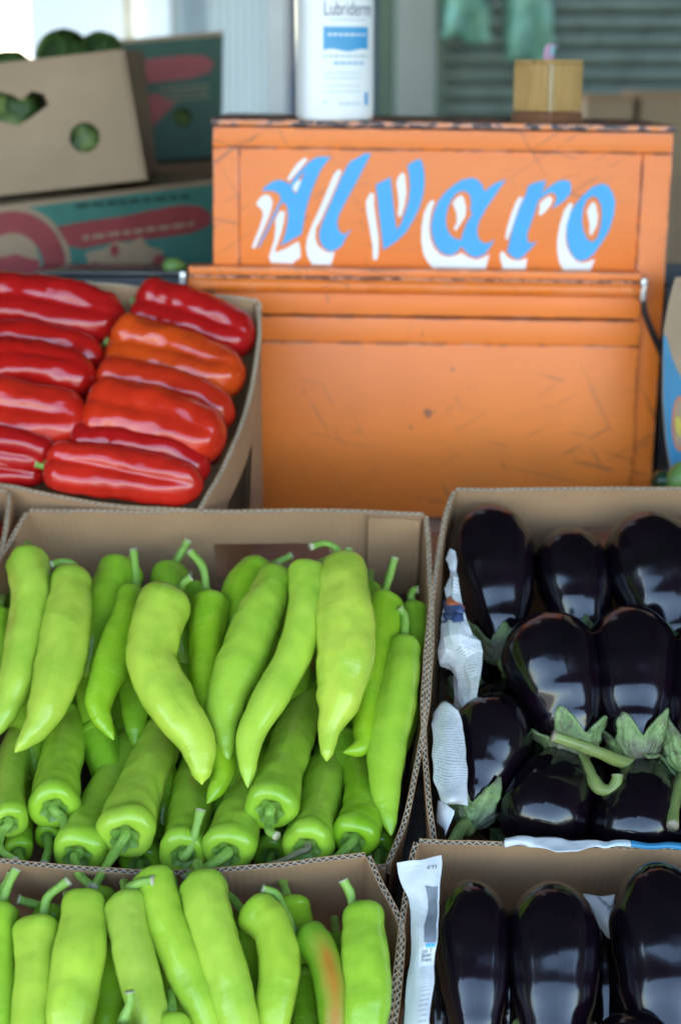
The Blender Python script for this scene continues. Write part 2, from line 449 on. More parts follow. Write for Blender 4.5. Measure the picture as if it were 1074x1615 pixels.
def mat_leaf():
    t = NT('cabbage_leaf'); n = t.noise(t.coord('Object'), 25, 5)
    t.color(t.ramp(n, [(.3, (.012, .032, .008)), (.5, (.05, .10, .022)), (.7, (.22, .28, .08))])); t.set(Roughness=.5)
    t.normal(t.bump(n, .5, .004)); return t.m
M['leaf'] = mat_leaf()
M['avocado'] = mat_paint('avocado_skin', (.02, .055, .02), .25, .5)
M['lime'] = mat_paint('pale_green_skin', (.17, .30, .07), .4, .3)
def mat_concrete(name, a, b, sc=3):
    t = NT(name); n = t.noise(t.coord('Object'), sc, 8, .65); n2 = t.noise(t.coord('Object'), sc * 30, 3)
    c = t.mix(t.ramp(n, [(.3, BLK), (.7, WHT)]), a, b); c = t.mix(t.math('MULTIPLY', n2, .25), c, tuple(x * .6 for x in a))
    t.color(c); t.set(Roughness=.85); t.normal(t.bump(n2, .3, .004)); return t.m
M['concrete'] = mat_concrete('worn_asphalt', (.085, .083, .08), (.13, .127, .12), 1.2)
M['column'] = mat_concrete('painted_column', (.25, .29, .275), (.31, .35, .335), 2)
M['green_frame'] = mat_paint('green_door_frame', (.035, .09, .055), .4)
M['shutter'] = mat_paint('shutter_slat', (.13, .185, .165), .4, .3)
M['shutter_dark'] = mat_paint('shutter_groove', (.035, .055, .05), .5, .2)
M['white_post'] = mat_paint('white_post', (.50, .56, .60), .5, .05)
M['mint'] = mat_paint('mint_reflection', (.16, .38, .30), .35, .35)  # mint tone imitating reflections over the shutter
M['navy'] = mat_paint('dark_gap_filler', (.03, .05, .10), .5)
M['canvas'] = mat_paint('grey_green_canvas', (.09, .10, .095), .9, .1)
M['pale_ochre'] = mat_paint('pale_yellow_post', (.70, .64, .50), .5)
def mat_tarp(name, col, trans):
    t = NT(name); n = t.noise(t.coord('Object'), 6, 4)
    c = t.mix(n, tuple(x * .85 for x in col), col)
    t.color(c); t.set(Roughness=.5)
    tr = t.N.new('ShaderNodeBsdfTranslucent'); t.l(c, tr.inputs[0])
    mx = t.N.new('ShaderNodeMixShader'); mx.inputs[0].default_value = trans
    t.l(t.b.outputs[0], mx.inputs[1]); t.l(tr.outputs[0], mx.inputs[2]); t.l(mx.outputs[0], t.N['Material Output'].inputs[0]); return t.m
M['tarp'] = mat_tarp('white_tarp', (.62, .68, .73), .33)
M['corrugated'] = mat_tarp('pale_blue_plastic', (.33, .41, .45), .14)

# ---------------------------------------------------------------- the setting
struct(mk('ground', [(-300, -300, 0), (300, -300, 0), (300, 300, 0), (-300, 300, 0)], [(0, 1, 2, 3)], M['concrete'], base=(0, 0, 0)))

# awning over the stall (out of frame, it shades the stall)
AW = thing('awning', 'grey green canvas awning on four poles over the produce stall', 'awning', Vector((0, 2.0, 0)))
aw_z = 2.55; ay0, ay1, ax = -.25, 3.75, 2.9
nx = 14; V = []; F = []
for j in range(7):
    for i in range(nx + 1):
        u = i / nx; w = j / 6
        V.append(Vector((lerp(-ax, ax, u), lerp(ay0, ay1, w), aw_z + .22 * w - .02 * math.sin(u * 9.4) ** 2 * math.sin(w * 3.14))))
for j in range(6):
    for i in range(nx): a = j * (nx + 1) + i; F.append((a, a + 1, a + nx + 2, a + nx + 1))
mk('canopy', V, F, M['canvas'], AW, True)
# scalloped valance along the front edge
V = []; F = []
for i in range(81):
    x = lerp(-ax, ax, i / 80); d = .13 + .05 * abs(math.sin(i / 80 * math.pi * 14))
    V += [Vector((x, ay0 - .004, aw_z)), Vector((x, ay0 - .02, aw_z - d))]
    if i: F.append((2 * i - 2, 2 * i, 2 * i + 1, 2 * i - 1))
mk('valance', V, F, M['canvas'], AW)
for sx in (-1, 1):  # unseen side sheets, added to cut side light and bright rims
    V = []; F = []
    for i in range(61):
        y = lerp(.35, ay1, i / 60); zt = aw_z + .22 * (y - ay0) / (ay1 - ay0) - .004; xx = sx * (2.0 + .02 * math.sin(i * .9))
        V += [Vector((xx, y, zt)), Vector((xx * 1.005, y, .25))]
        if i: F.append((2 * i - 2, 2 * i, 2 * i + 1, 2 * i - 1))
    mk('side_light_blocker', V, F, M['canvas'], AW, True)
V = []; F = []
for i in range(81):
    x = lerp(-1.98, 1.98, i / 80); V += [Vector((x, ay1 - .03 + .02 * math.sin(i * .8), aw_z + .21)), Vector((x, ay1 - .03 + .03 * math.sin(i * .8), 1.74))]
    if i: F.append((2 * i - 2, 2 * i, 2 * i + 1, 2 * i - 1))
mk('back_light_blocker', V, F, M['canvas'], AW, True)  # added above the frame to block bright sky from behind
for (x, y) in ((-ax + .05, -.2), (ax - .05, -.2), (-ax + .05, 3.7), (ax - .05, 3.7)):
    v, f, u = tube([Vector((x, y, 0)), Vector((x, y, aw_z + .1))], [.022, .022], 12); mk('pole', v, f, M['steel'], AW, True)

# shop front behind (roller shutter between green jambs)
YB = 4.3
def bgx(px): return atY(px, 100, YB).x
SH = thing('roller_shutter', 'closed grey green roller shutter of the shop behind the orange chest', 'shutter', Vector((bgx(1000), YB, 0)))
x0, x1 = bgx(702), bgx(702) + 2.6
prof = [(0, 0), (-.010, .006), (-.014, .018), (-.010, .030), (0, .036)]
z = .0
while z < 2.5:
    V = []; F = []
    for (dy, dz) in prof: V += [Vector((x0, YB + dy, z + dz)), Vector((x1, YB + dy, z + dz))]
    for k in range(len(prof) - 1): F.append((2 * k, 2 * k + 1, 2 * k + 3, 2 * k + 2))
    mk('slat', V, F, M['shutter'], SH, True); z += .042
box('backing', ((x0 + x1) / 2, YB + .012, 1.25), ((x1 - x0) / 2, .008, 1.25), M['shutter_dark'], SH)
FA = thing('shop_facade', 'grey green painted pillar and lintel of the shop beside the shutter', 'facade', Vector((bgx(650), YB, 0)))
box('pillar', ((bgx(622) + bgx(686)) / 2, YB, 1.35), ((bgx(686) - bgx(622)) / 2, .06, 1.35), M['column'], FA, .006)
box('door_jamb', ((bgx(596) + bgx(621)) / 2, YB + .02, 1.35), ((bgx(621) - bgx(596)) / 2, .05, 1.35), M['green_frame'], FA)
box('door_jamb', ((bgx(687) + bgx(701)) / 2, YB + .02, 1.35), ((bgx(701) - bgx(687)) / 2, .05, 1.35), M['green_frame'], FA)
box('lintel', ((bgx(596) + x1) / 2, YB + .02, 2.85), ((x1 - bgx(596)) / 2, .12, .15), M['column'], FA)
box('wall', (x1 + 1.0, YB + .05, 1.5), (.99, .1, 1.5), M['column'], FA)
# mint sheets whose colour stands in for reflections before the shutter
def sheetmesh(name, ctrl, nu, nv, mat, parent=None, facet=False, crumple=0.0, seed=0, freq=25, uvscale=None, base=None, thick=0.0):
    S = sheetfn(ctrl, crumple, seed, freq)
    V = []; UV = []; F = []
    for j in range(nv + 1):
        for i in range(nu + 1): V.append(S(i / nu, j / nv)); 
    w = (S(1, .5) - S(0, .5)).length; hgt = sum((S(.5, k / 10) - S(.5, (k + 1) / 10)).length for k in range(10))
    UV = [(i / nu * w, -j / nv * hgt) for j in range(nv + 1) for i in range(nu + 1)]
    for j in range(nv):
        for i in range(nu): a = j * (nu + 1) + i; F.append((a, a + 1, a + nu + 2, a + nu + 1))
    o = mk(name, V, F, mat, parent, not facet, UV, base)
    if thick:
        md = o.modifiers.new('thickness', 'SOLIDIFY'); md.thickness = thick; md.offset = 0
    return o, S
def sheetfn(ctrl, crumple=0.0, seed=0, freq=25):
    def S(u, v):
        rows = [catmull_at(r, u) for r in ctrl]; p = catmull_at(rows, v)
        if crumple:
            q = p * freq + Vector((seed * 3.1, seed, 0))
            nv_ = mnoise.noise_vector(q); p = p + Vector((abs(nv_.x) - .2, abs(nv_.y) - .2, abs(nv_.z) - .2)) * (crumple * 1.7)
        return p
    return S
def catmull_at(pts, t):
    m = len(pts) - 1
    if m == 1: return pts[0].lerp(pts[1], t)
    P = [pts[0] * 2 - pts[1]] + list(pts) + [pts[-1] * 2 - pts[-2]]
    t = t * m; k = max(0, min(int(t), m - 1)); t -= k
    a, b, c, d = P[k:k + 4]
    return 0.5 * ((2 * b) + (c - a) * t + (2 * a - 5 * b + 4 * c - d) * t * t + (3 * b - a - 3 * c + d) * t ** 3)
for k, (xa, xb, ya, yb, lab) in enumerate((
        (694, 770, -60, 66, 'mint green sheet imitating a reflection before the shutter beside the pillar'),
        (796, 870, -80, 100, 'mint green sheet imitating a reflection before the shutter above the small wooden box'))):
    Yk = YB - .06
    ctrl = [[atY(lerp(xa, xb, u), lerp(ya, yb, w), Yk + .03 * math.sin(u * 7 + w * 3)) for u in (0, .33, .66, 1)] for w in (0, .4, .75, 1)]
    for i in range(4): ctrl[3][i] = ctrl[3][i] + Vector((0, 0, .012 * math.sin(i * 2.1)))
    o, _ = sheetmesh('reflection_patch', ctrl, 10, 12, M['mint'], crumple=.012, seed=k, freq=20, thick=.002, base=atY((xa + xb) / 2, yb, Yk))
    tag(o, lab, 'reflection patch', 'mint green reflection patches by the shutter')
    # added cord carrying the reflection patch up to the lintel
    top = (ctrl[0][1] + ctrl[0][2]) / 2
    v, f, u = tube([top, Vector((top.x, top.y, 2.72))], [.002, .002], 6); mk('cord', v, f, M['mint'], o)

# left background: pale tarps and corrugated sheet, posts
def bgpanel(name, xa, xb, Y, z0, z1, mat, label, cat, depth=.02, corr=0):
    a = atY(xa, 100, Y).x; b = atY(xb, 100, Y).x
    if not corr:
        return tag(box(name, ((a + b) / 2, Y, (z0 + z1) / 2), ((b - a) / 2, depth / 2, (z1 - z0) / 2), mat, base=((a + b) / 2, Y, z0)), label, cat)
    V = []; F = []; n = corr * 6
    for i in range(n + 1):
        x = lerp(a, b, i / n); y = Y + .012 * math.sin(i / n * corr * 2 * math.pi); V += [Vector((x, y, z0)), Vector((x, y, z1))]
        if i: F.append((2 * i - 2, 2 * i, 2 * i + 1, 2 * i - 1))
    return tag(mk(name, V, F, mat, None, True, base=((a + b) / 2, Y, z0)), label, cat)
bgpanel('corrugated_sheet', 284, 424, 4.4, 0, 2.3, M['corrugated'], 'pale blue corrugated sheet behind the dark green carton', 'sheet', corr=11)
bgpanel('white_post', 424, 452, 4.3, 0, 2.6, M['white_post'], 'white post to the left of the lotion bottle', 'post', .07)
bgpanel('dark_gap_filler', 453, 597, 4.5, 0, 2.5, M['navy'], 'added dark navy panel filling the dark gap between white post and lotion bottle', 'panel')  # dark colour stands in for the gap and hides bright sky
bgpanel('dark_post', 272, 283, 4.45, 0, 2.4, M['column'], 'thin grey post between white tarp and corrugated sheet', 'post', .04)
bgpanel('white_tarp', 214, 271, 4.6, 0, 2.3, M['tarp'], 'white tarp right of the pale yellow post', 'tarp', .006)
bgpanel('white_tarp', 48, 197, 4.6, 0, 2.3, M['tarp'], 'wide bluish white tarp above the kraft crate, left of the yellow post', 'tarp', .006)
bgpanel('yellow_post', 198, 213, 4.55, 0, 2.4, M['pale_ochre'], 'pale yellow post between the two white tarps', 'post', .05)

# ---------------------------------------------------------------- table and sloping stand
TZ = 0.974
T = thing('table', 'grey weathered plank table carrying the orange chest and cartons', 'table', Vector((0, 2.3, 0)))
yy = 1.738
while yy < 2.95:
    box('plank', (-.05, yy + .07, TZ - .012), (1.25, .068, .012), M['wood_grey'], T, .002); yy += .14
for x in (-1.2, 1.1):
    for y in (1.80, 2.85): box('leg', (x, y, (TZ - .026) / 2), (.03, .03, (TZ - .026) / 2), M['wood_grey'], T, .003)
    box('apron', (x, 2.33, TZ - .065), (.02, .48, .038), M['wood_grey'], T, .002)
ST = thing('display_stand', 'sloping weathered wooden stand holding the pepper and eggplant crates', 'stand', Vector((0, 1.2, 0)))
HB = -.166
A3 = (X, UP_.ey, UP_.n)
v0 = .035
for k in range(8):
    c = UP_.xyz(0, v0 - .06 - k * .118, HB - .010)
    box('plank', c, (1.15, .0575, .009), M['wood_grey'], ST, .002, axes=A3)
for x in (-1.0, 0, 1.0):
    c = UP_.xyz(x, v0 - .47, HB - .045); box('rail', c, (.022, .47, .025), M['wood_grey'], ST, .002, axes=A3)
    for y in (.98, 1.62):
        zt = UP_.xyz(0, 0, HB - .07); ztop = zt.z + (y - zt.y) * math.tan(SL)
        box('leg', (x + .048, y, ztop / 2), (.024, .024, ztop / 2), M['wood_grey'], ST, .002)

# ---------------------------------------------------------------- crates
TH = .0048
def panel(crt, plane, pts_px, H, inward, hole=None, name='side_panel', straight=.75, flip=False, dz=0.0, nr=6, nomed=False, off=0.0, mat=None, downs=None):
    """corrugated wall along a rim polyline: two liners and a wavy core; inward = in-plane point towards the inside"""
    raw = [plane.at(*p) if len(p) == 2 else plane.at(p[0], p[1], p[2]) for p in pts_px]
    dense = catmull(raw, 160)
    ns = 30; ts = [i / ns for i in range(ns + 1)]
    hs = [-H * (k / nr) for k in range(nr + 1)]
    if hole:
        ts = sorted(set([t for t in ts if abs(t - hole[0]) > .012 and abs(t - hole[1]) > .012] + [hole[0], hole[1]]))
        hs = sorted(set(hs + [hole[2], hole[3]]), reverse=True)
    P, L = resample(dense, 0, ts)
    def outward(Pl, i):
        t = (Pl[min(i + 1, len(Pl) - 1)] - Pl[max(i - 1, 0)]).normalized()
        o = plane.n.cross(t).normalized()
        if (inward - Pl[i]).dot(o) > 0: o = -o
        return o
    def pos(p, o, t, d, h):
        ch = raw[0].lerp(raw[-1], t)
        k = straight * min(1, (-h) / H)
        q = p.lerp(p + (ch - p) , k)
        kk = max(0, 1 + h / .05)
        return q + o * (d + off + kk * .0012 * mnoise.noise(p * 22)) + (plane.n * h if downs is None else downs[0].lerp(downs[1], t) * (-h / H)) + plane.n * (kk * (.0014 * mnoise.noise(p * 30) + .0006 * mnoise.noise(p * 140)))
    sp = None
    def liner(nm, d0, d1, par, first):
        V, F, UV = [], [], []
        for h in hs:
            for i, t in enumerate(ts):
                o = outward(P, i); V.append(pos(P[i], o, t, d0, h)); UV.append((t * L, h))
        m = len(V); w = len(ts)
        for h in hs:
            for i, t in enumerate(ts):
                o = outward(P, i); V.append(pos(P[i], o, t, d1, h)); UV.append((t * L, h))
        for j in range(len(hs) - 1):
            for i in range(w - 1):
                if hole and hole[0] - 1e-6 <= ts[i] < hole[1] - 1e-6 and hole[3] - 1e-6 < hs[j] <= hole[2] + 1e-6: continue
                a = j * w + i; F.append((a, a + 1, a + w + 1, a + w)); F.append((m + a, m + a + w, m + a + w + 1, m + a + 1))
        for i in range(w - 1): F.append((i, m + i, m + i + 1, i + 1))
        for j in range(len(hs) - 1):
            a = j * w; F.append((a, a + w, m + a + w, m + a)); a += w - 1; F.append((a, m + a, m + a + w, a + w))
        return mk(nm, V, F, mat or M['card'], par, True, UV)
    sp = liner(name, 0, .0007, crt, True); sp.data.set_sharp_from_angle(angle=R(40))
    o2 = liner('liner', TH - .0007, TH, sp, False); o2.data.set_sharp_from_angle(angle=R(40))
    if not nomed:
        per = .0066; n = int(L / per) * 6
        tt = [i / n for i in range(n + 1)]; Q, _ = resample(dense, 0, tt)
        V, F = [], []
        for i, t in enumerate(tt):
            o = outward(Q, i); d = TH / 2 + (TH / 2 - .0011) * math.sin(2 * math.pi * i / 6)
            jit = .0005 * mnoise.noise(Q[i] * 120)
            for dd in (-.0004, .0004):
                V.append(pos(Q[i], o, t, d + dd, .0003 + jit)); V.append(pos(Q[i], o, t, d + dd, -.016))
        for i in range(n):
            a = i * 4; b = a + 4
            F += [(a, b, b + 1, a + 1), (a + 2, a + 3, b + 3, b + 2), (a, a + 2, b + 2, b)]
        mk('flute', V, F, M['flute'], sp)
        # dark void closed by a strip below the flutes so that light does not leak
        V, F = [], []
        for i, t in enumerate(ts):
            o = outward(P, i); V += [pos(P[i], o, t, .0007, -.015), pos(P[i], o, t, TH - .0007, -.015)]
            if i: F.append((2 * i - 2, 2 * i, 2 * i + 1, 2 * i - 1))
        mk('core', V, F, M['card'], sp)
    return sp
def crate(label, plane, back, right, front, left, H, group, holes={}, bd=None):
    corners = [plane.at(*back[0]), plane.at(*back[-1]), plane.at(*front[0]), plane.at(*front[-1])]
    cen = sum(corners, Vector()) / 4
    c = thing('cardboard_crate', label, 'crate', cen - plane.n * H, group)
    for nm, pts in (('back', back), ('right', right), ('front', front), ('left', left)):
        fd = -plane.n * H; dn = None if bd is None else {'back': (bd, bd), 'right': (bd, fd), 'front': (fd, fd), 'left': (fd, bd)}[nm]
        panel(c, plane, pts, H, cen, holes.get(nm), downs=dn)
    cd = [-plane.n * H] * 4 if bd is None else [bd, bd, -plane.n * H, -plane.n * H]
    bv = [(p - (p - cen).normalized() * .002) + d_ * (1 - .002 / H) for p, d_ in zip(corners, cd)]
    v = bv + [p - plane.n * .004 for p in bv]
    fixn(mk('base', v, [(0, 1, 2, 3), (4, 5, 6, 7), (0, 1, 5, 4), (1, 2, 6, 5), (2, 3, 7, 6), (3, 0, 4, 7)], M['card'], c))
    return c, cen
HU, HL = .16, .183
GC = 'cardboard crates on the sloping stand'
cg1, cg1c = crate('kraft cardboard crate full of green peppers, the upper one below the red pepper crate', UP_,
    [(47, 808), (200, 809), (340, 810), (500, 808), (668, 814)],
    [(668, 814), (674, 900), (677, 1000), (667, 1130), (638, 1281), (607, 1362)],
    [(607, 1362), (440, 1374), (262, 1386), (120, 1380), (-40, 1366)],
    [(-40, 1366), (-62, 1200), (-55, 1050), (-20, 930), (25, 845), (47, 808)], HU, GC, {'back': (.46, .76, -.048, -.085)})
# glued corner flap inside the back wall
panel(cg1, UP_, [(581, 812, .001), (632, 812, .001), (664, 817, .001)], .12, UP_.at(600, 2000), off=-TH * 1.05, name='corner_flap', nomed=True)
cg2, cg2c = crate('kraft cardboard crate of green peppers cut by the bottom edge of the picture', LO_,
    [(-60, 1352), (0, 1361), (120, 1373), (262, 1380), (420, 1370), (577, 1352)],
    [(577, 1352), (597, 1396), (626, 1456), (629, 1500), (623, 1570), (612, 1660), (596, 1800), (580, 1900)],
    [(580, 1900), (260, 1915), (-80, 1905)],
    [(-80, 1905), (-110, 1700), (-108, 1500), (-60, 1352)], HL, GC)
ce1, ce1c = crate('kraft cardboard crate of eggplants lined with newspaper, beside the upper green peppers', UP_,
    [(720, 775), (900, 774), (1080, 774), (1330, 778)],
    [(1330, 778), (1345, 900), (1370, 1050), (1375, 1200), (1345, 1345)],
    [(1345, 1345), (1100, 1340), (860, 1338), (690, 1334)],
    [(690, 1334), (681, 1261), (673, 1184), (673, 1068), (687, 930), (706, 814), (720, 775)], HU, GC, {'back': (.34, .62, -.055, -.095)})
ce2, ce2c = crate('kraft cardboard crate of eggplants at the lower right corner with newspaper over its rim', LO_,
    [(661, 1330), (860, 1337), (1074, 1342), (1340, 1350)],
    [(1340, 1350), (1370, 1500), (1380, 1700), (1350, 1900)],
    [(1350, 1900), (980, 1905), (600, 1900)],
    [(600, 1900), (598, 1780), (608, 1680), (618, 1609), (631, 1521), (642, 1432), (653, 1357), (661, 1330)], HL, GC)
cr1, cr1c = crate('kraft cardboard crate of long red peppers in front of the orange chest', UP_,
    [(-190, 420), (0, 434), (219, 455), (391, 474), (404, 484)],
    [(404, 484), (405, 537), (388, 635), (353, 729), (311, 802)],
    [(311, 802), (195, 796), (59, 774), (0, 762), (-240, 735)],
    [(-240, 735), (-262, 620), (-215, 500), (-190, 420)], HU, GC, {'right': (.40, .78, -.05, -.085)}, bd=Vector((0, .01, -.262)))
cl1, cl1c = crate('kraft cardboard crate cut off by the left edge, beside the upper green peppers', UP_,
    [(-420, 772), (-200, 776), (11, 777)],
    [(11, 777), (8, 815), (-3, 870), (-36, 950), (-72, 1060), (-80, 1200), (-60, 1362)],
    [(-60, 1362), (-240, 1366), (-440, 1366)],
    [(-440, 1366), (-470, 1100), (-420, 772)], HU, GC)
# ---------------------------------------------------------------- vegetables
def sweep(spine, r, prof, head, lobes=3, depth=.05, rot=0.0, seed=0, lump=.05, nseg=36, nlong=56, cap=.97, up=None, squash=1.0, sharp=1.0):
    """head: list (axial/r, radial/r) rings closing the stem end; prof: (s, fraction of r)"""
    dense = catmull(spine, 120)
    ss = [i / nlong for i in range(nlong + 1)]
    ss = [s ** 1.0 if s < .6 else .6 + .4 * math.sin((s - .6) / .4 * math.pi / 2) ** 1.0 for s in ss]
    ss[-1] = .9995
    P, L = resample(dense, 0, ss)
    T = [(P[min(i + 1, len(P) - 1)] - P[max(i - 1, 0)]).normalized() for i in range(len(P))]
    nrm = up - T[0] * up.dot(T[0]); nrm.normalize()
    V, F, UV = [], [], []
    rings = []
    so = Vector((seed * 7.13, seed * 3.7, seed * 1.9))
    def ring(c, t, nn, rad, s, lobew=1.0, rough=1.0):
        b = t.cross(nn); st = len(V)
        for k in range(nseg + 1):
            a = 2 * math.pi * k / nseg
            if lobes:
                ph = lobes * (a + rot + .5 * s * math.sin(seed)) / 2
                lb = 1 - depth * lobew * (1 - abs(math.cos(ph)) ** sharp)
            else: lb = 1
            d = nn * math.cos(a) * squash + b * math.sin(a)
            lm = 1 + lump * rough * mnoise.noise((c + d * rad) * 30 + so) + lump * .55 * rough * mnoise.noise((c + d * rad) * 80 + so)
            V.append(c + d * (rad * lb * lm)); UV.append((k / nseg, s))
        rings.append(st)
    hx = head[-1][0] * r / L
    for (ax_, rd) in head:
        ring(P[0] + T[0] * (ax_ * r), T[0], nrm, r * rd * interp(prof, max(0, ax_ * r / L)), 0.0, min(1, max(.25, rd * 1.1)), 1.0 if rd > .5 else .4)
    for i, s in enumerate(ss):
        if i == 0: continue
        t = T[i]; nrm = (nrm - t * nrm.dot(t)).normalized()
        if s <= hx + .01: continue
        rad = r * interp(prof, s)
        if s > cap: rad *= math.sqrt(max(0, 1 - ((s - cap) / (1 - cap)) ** 2))
        fade = 1 if s < .75 else max(.1, 1 - (s - .75) / .25)
        ring(P[i], t, nrm, max(rad, .0002), s, fade)
    w = nseg + 1
    for a, b in zip(rings, rings[1:]):
        for k in range(nseg): F.append((a + k, a + k + 1, b + k + 1, b + k))
    F.append(tuple(rings[-1] + k for k in range(nseg))); F.append(tuple(rings[0] + k for k in range(nseg))[::-1])
    nrm0 = up - T[0] * up.dot(T[0]); nrm0.normalize()
    return V, F, UV, (P[0], T[0], nrm0, L)
HEAD_P = [(.34, .0), (.32, .12), (.22, .28), (.07, .45), (.0, .60), (.02, .76), (.10, .91), (.26, 1.02), (.46, 1.05), (.66, 1.03)]
HEAD_E = [(.0, .0), (.01, .3), (.02, .7), (.06, 1.0)]
T1 = [(0, .98), (.1, 1), (.3, .97), (.5, .91), (.7, .78), (.85, .58), (.94, .36), (.985, .18), (1, .06)]
T2 = [(0, .80), (.12, .86), (.35, 1), (.55, .98), (.75, .76), (.88, .48), (.95, .27), (1, .08)]
T3 = [(0, 1.0), (.1, 1), (.24, .90), (.4, .90), (.6, .86), (.8, .68), (.92, .42), (1, .1)]
TR = [(0, .95), (.1, 1.08), (.35, 1.06), (.6, 1.03), (.82, .93), (1, .74)]
TE = [(0, .36), (.06, .46), (.18, .64), (.38, .85), (.58, .97), (.72, 1.0), (.85, .97), (1, .9)]
GREENS = [(.37, .54, .048), (.43, .58, .062), (.33, .51, .042), (.39, .55, .048), (.28, .46, .036), (.45, .57, .070)]
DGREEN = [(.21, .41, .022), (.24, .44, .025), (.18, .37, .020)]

def stem_mesh(base, axis, pts, r0, r1, mat, parent, flare=1.9, n=9, name='stem'):
    """pts: world points after the base"""
    ctrl = [base + axis * -.004, base + axis * .006] + pts if (pts[0] - base).length > .008 else [base + axis * -.004] + pts
    d = catmull(ctrl, 24); m = len(d)
    rad = []
    for i in range(m):
        t = i / (m - 1)
        rr = lerp(r0, r1, t) * (1 + (flare - 1) * max(0, 1 - t * 5) ** 1.5) * (1 + .22 * max(0, (t - .9) / .1))
        rad.append(rr * (1 + .16 * mnoise.noise(d[i] * 130)))
    v, f, u = tube(d, rad, n)
    return mk(name, v, f, mat, parent, True, u)
def calyx_mesh(c, t, nn, r, seed, parent):
    """small ragged green cap in the stem hollow"""
    b = t.cross(nn); V = [], 
    V = []; F = []; n = 30; prof = [(.315, .05), (.27, .16), (.19, .26), (.08, .38), (.015, .49)]
    for (ax_, rd) in prof:
        for k in range(n):
            a = 2 * math.pi * k / n
            jag = 1 + (.20 * math.sin(a * 6 + seed) + .22 * mnoise.noise(Vector((k * .9, seed, 0)))) * max(0, (rd - .25) / .3)
            V.append(c + t * ((ax_ - .03) * r) + (nn * math.cos(a) + b * math.sin(a)) * (r * rd * jag))
    for j in range(len(prof) - 1):
        for k in range(n): F.append((j * n + k, j * n + (k + 1) % n, (j + 1) * n + (k + 1) % n, (j + 1) * n + k))
    uv = [(.5, .3)] * len(V)
    return mk('calyx', V, F, M['calyx'], parent, True, uv)
cnt = [0]
def pepper(label, plane, sp, w, stem=None, prof=T1, col=None, dark=False, group='green peppers in the upper crate', mat=None, rot=None, lobes=3, depth=.10, stemmat='stem', lump=.09, sr=.0042, dive=None):
    cnt[0] += 1; seed = cnt[0]; rnd = random.Random(seed * 31)
    if dive is None: dive = .00034 if (plane is UP_ and sp[0][1] > sp[-1][1]) else 0
    up_ = .009 if (dive and sp[0][2] > -.02) else 0
    if dive: sp = [(sp[0][0], sp[0][1], sp[0][2] + up_)] + [(p[0], p[1], p[2] + up_ - dive * (sp[0][1] - p[1])) for p in sp[1:]]
    spine = [plane.at(*p) for p in sp]
    r = w / 2 * zc(spine[0]) / FPX
    base = sum(spine, Vector()) / len(spine)
    t = thing('green_pepper', label, 'pepper', base, group)
    rot = rnd.uniform(0, 6.28) if rot is None else rot
    V, F, UV, (c, ax_, nn, L) = sweep(spine, r, prof, HEAD_P, lobes, depth, rot, seed, lump, up=plane.n)
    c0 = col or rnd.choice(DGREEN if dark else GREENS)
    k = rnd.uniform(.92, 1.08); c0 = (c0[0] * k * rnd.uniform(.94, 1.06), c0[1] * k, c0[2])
    mk('body', V, F, mat or M['pepper'], t, True, UV, color=c0)
    calyx_mesh(c, ax_, nn, r, seed, t)
    if stem:
        pts = [plane.at(*p) for p in stem]
        stem_mesh(c + ax_ * (.30 * r), -ax_, pts, sr * 1.08, sr * .86, M[stemmat], t)
    else:
        b2 = c + ax_ * (.3 * r)
        stem_mesh(b2, -ax_, [b2 - ax_ * .014, b2 - ax_ * .028 - plane.n * .008], sr * 1.05, sr * .85, M[stemmat], t)
    return t
U, Lw = UP_, LO_
GU = 'green peppers in the upper crate'; GL = 'green peppers in the lower crate'
# --- upper crate, upper layer (stem end at the back)
pepper('pale green pepper at the left end of the upper crate, reaching past the frame', U, [(44, 876, .012), (50, 950, .014), (34, 1040, .012), (14, 1110, .006), (-12, 1165, 0)], 70, col=GREENS[1])
pepper('straight pale green pepper with a stem curling left, second from the left', U, [(113, 905, .008), (106, 970, .014), (90, 1060, .014), (66, 1135, .012), (24, 1187, .008)], 79, [(118, 893, .006), (100, 886, .010), (80, 891, .014)], prof=T2, col=GREENS[1])
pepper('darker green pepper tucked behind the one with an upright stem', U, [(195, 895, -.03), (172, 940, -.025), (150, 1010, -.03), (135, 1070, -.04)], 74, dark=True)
pepper('green pepper with straight upright stem and a hooked pointed tip', U, [(212, 932, -.004), (198, 985, 0), (172, 1060, .002), (156, 1115, .002), (180, 1167, .0)], 60, [(216, 918, -.004), (211, 866, .006)], prof=T2, col=(.27, .45, .02))
pepper('big pale S shaped pepper lying on top at the middle of the upper crate', U, [(264, 940, .022), (246, 990, .028), (240, 1050, .030), (272, 1115, .028), (312, 1175, .024), (319, 1238, .018)], 88, [(282, 928, .018), (290, 918, .026), (302, 910, .030)], col=GREENS[1], prof=[(0, .9), (.1, 1), (.2, .93), (.35, .90), (.55, .92), (.72, .80), (.86, .58), (.95, .34), (1, .06)])
pepper('slender green pepper with long arched stem, ending in a hooked tip', U, [(332, 945, .0), (327, 1010, .002), (326, 1090, .002), (340, 1170, .002), (352, 1220, .002), (327, 1268, .004)], 64, [(326, 930, 0), (320, 895, .010), (300, 869, .014)], prof=T3, col=(.28, .47, .018))
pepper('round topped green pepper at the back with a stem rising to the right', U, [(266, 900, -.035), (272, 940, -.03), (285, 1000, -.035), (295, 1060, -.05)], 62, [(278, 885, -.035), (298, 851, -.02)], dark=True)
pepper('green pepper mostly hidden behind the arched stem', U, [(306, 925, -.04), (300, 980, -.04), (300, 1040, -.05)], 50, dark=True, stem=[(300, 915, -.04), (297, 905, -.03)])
pepper('green pepper at the back with a stem pointing to the upper right', U, [(412, 894, -.02), (385, 925, -.016), (370, 975, -.02), (360, 1030, -.03)], 66, [(432, 890, -.015), (462, 875, -.008)], col=(.28, .47, .02))
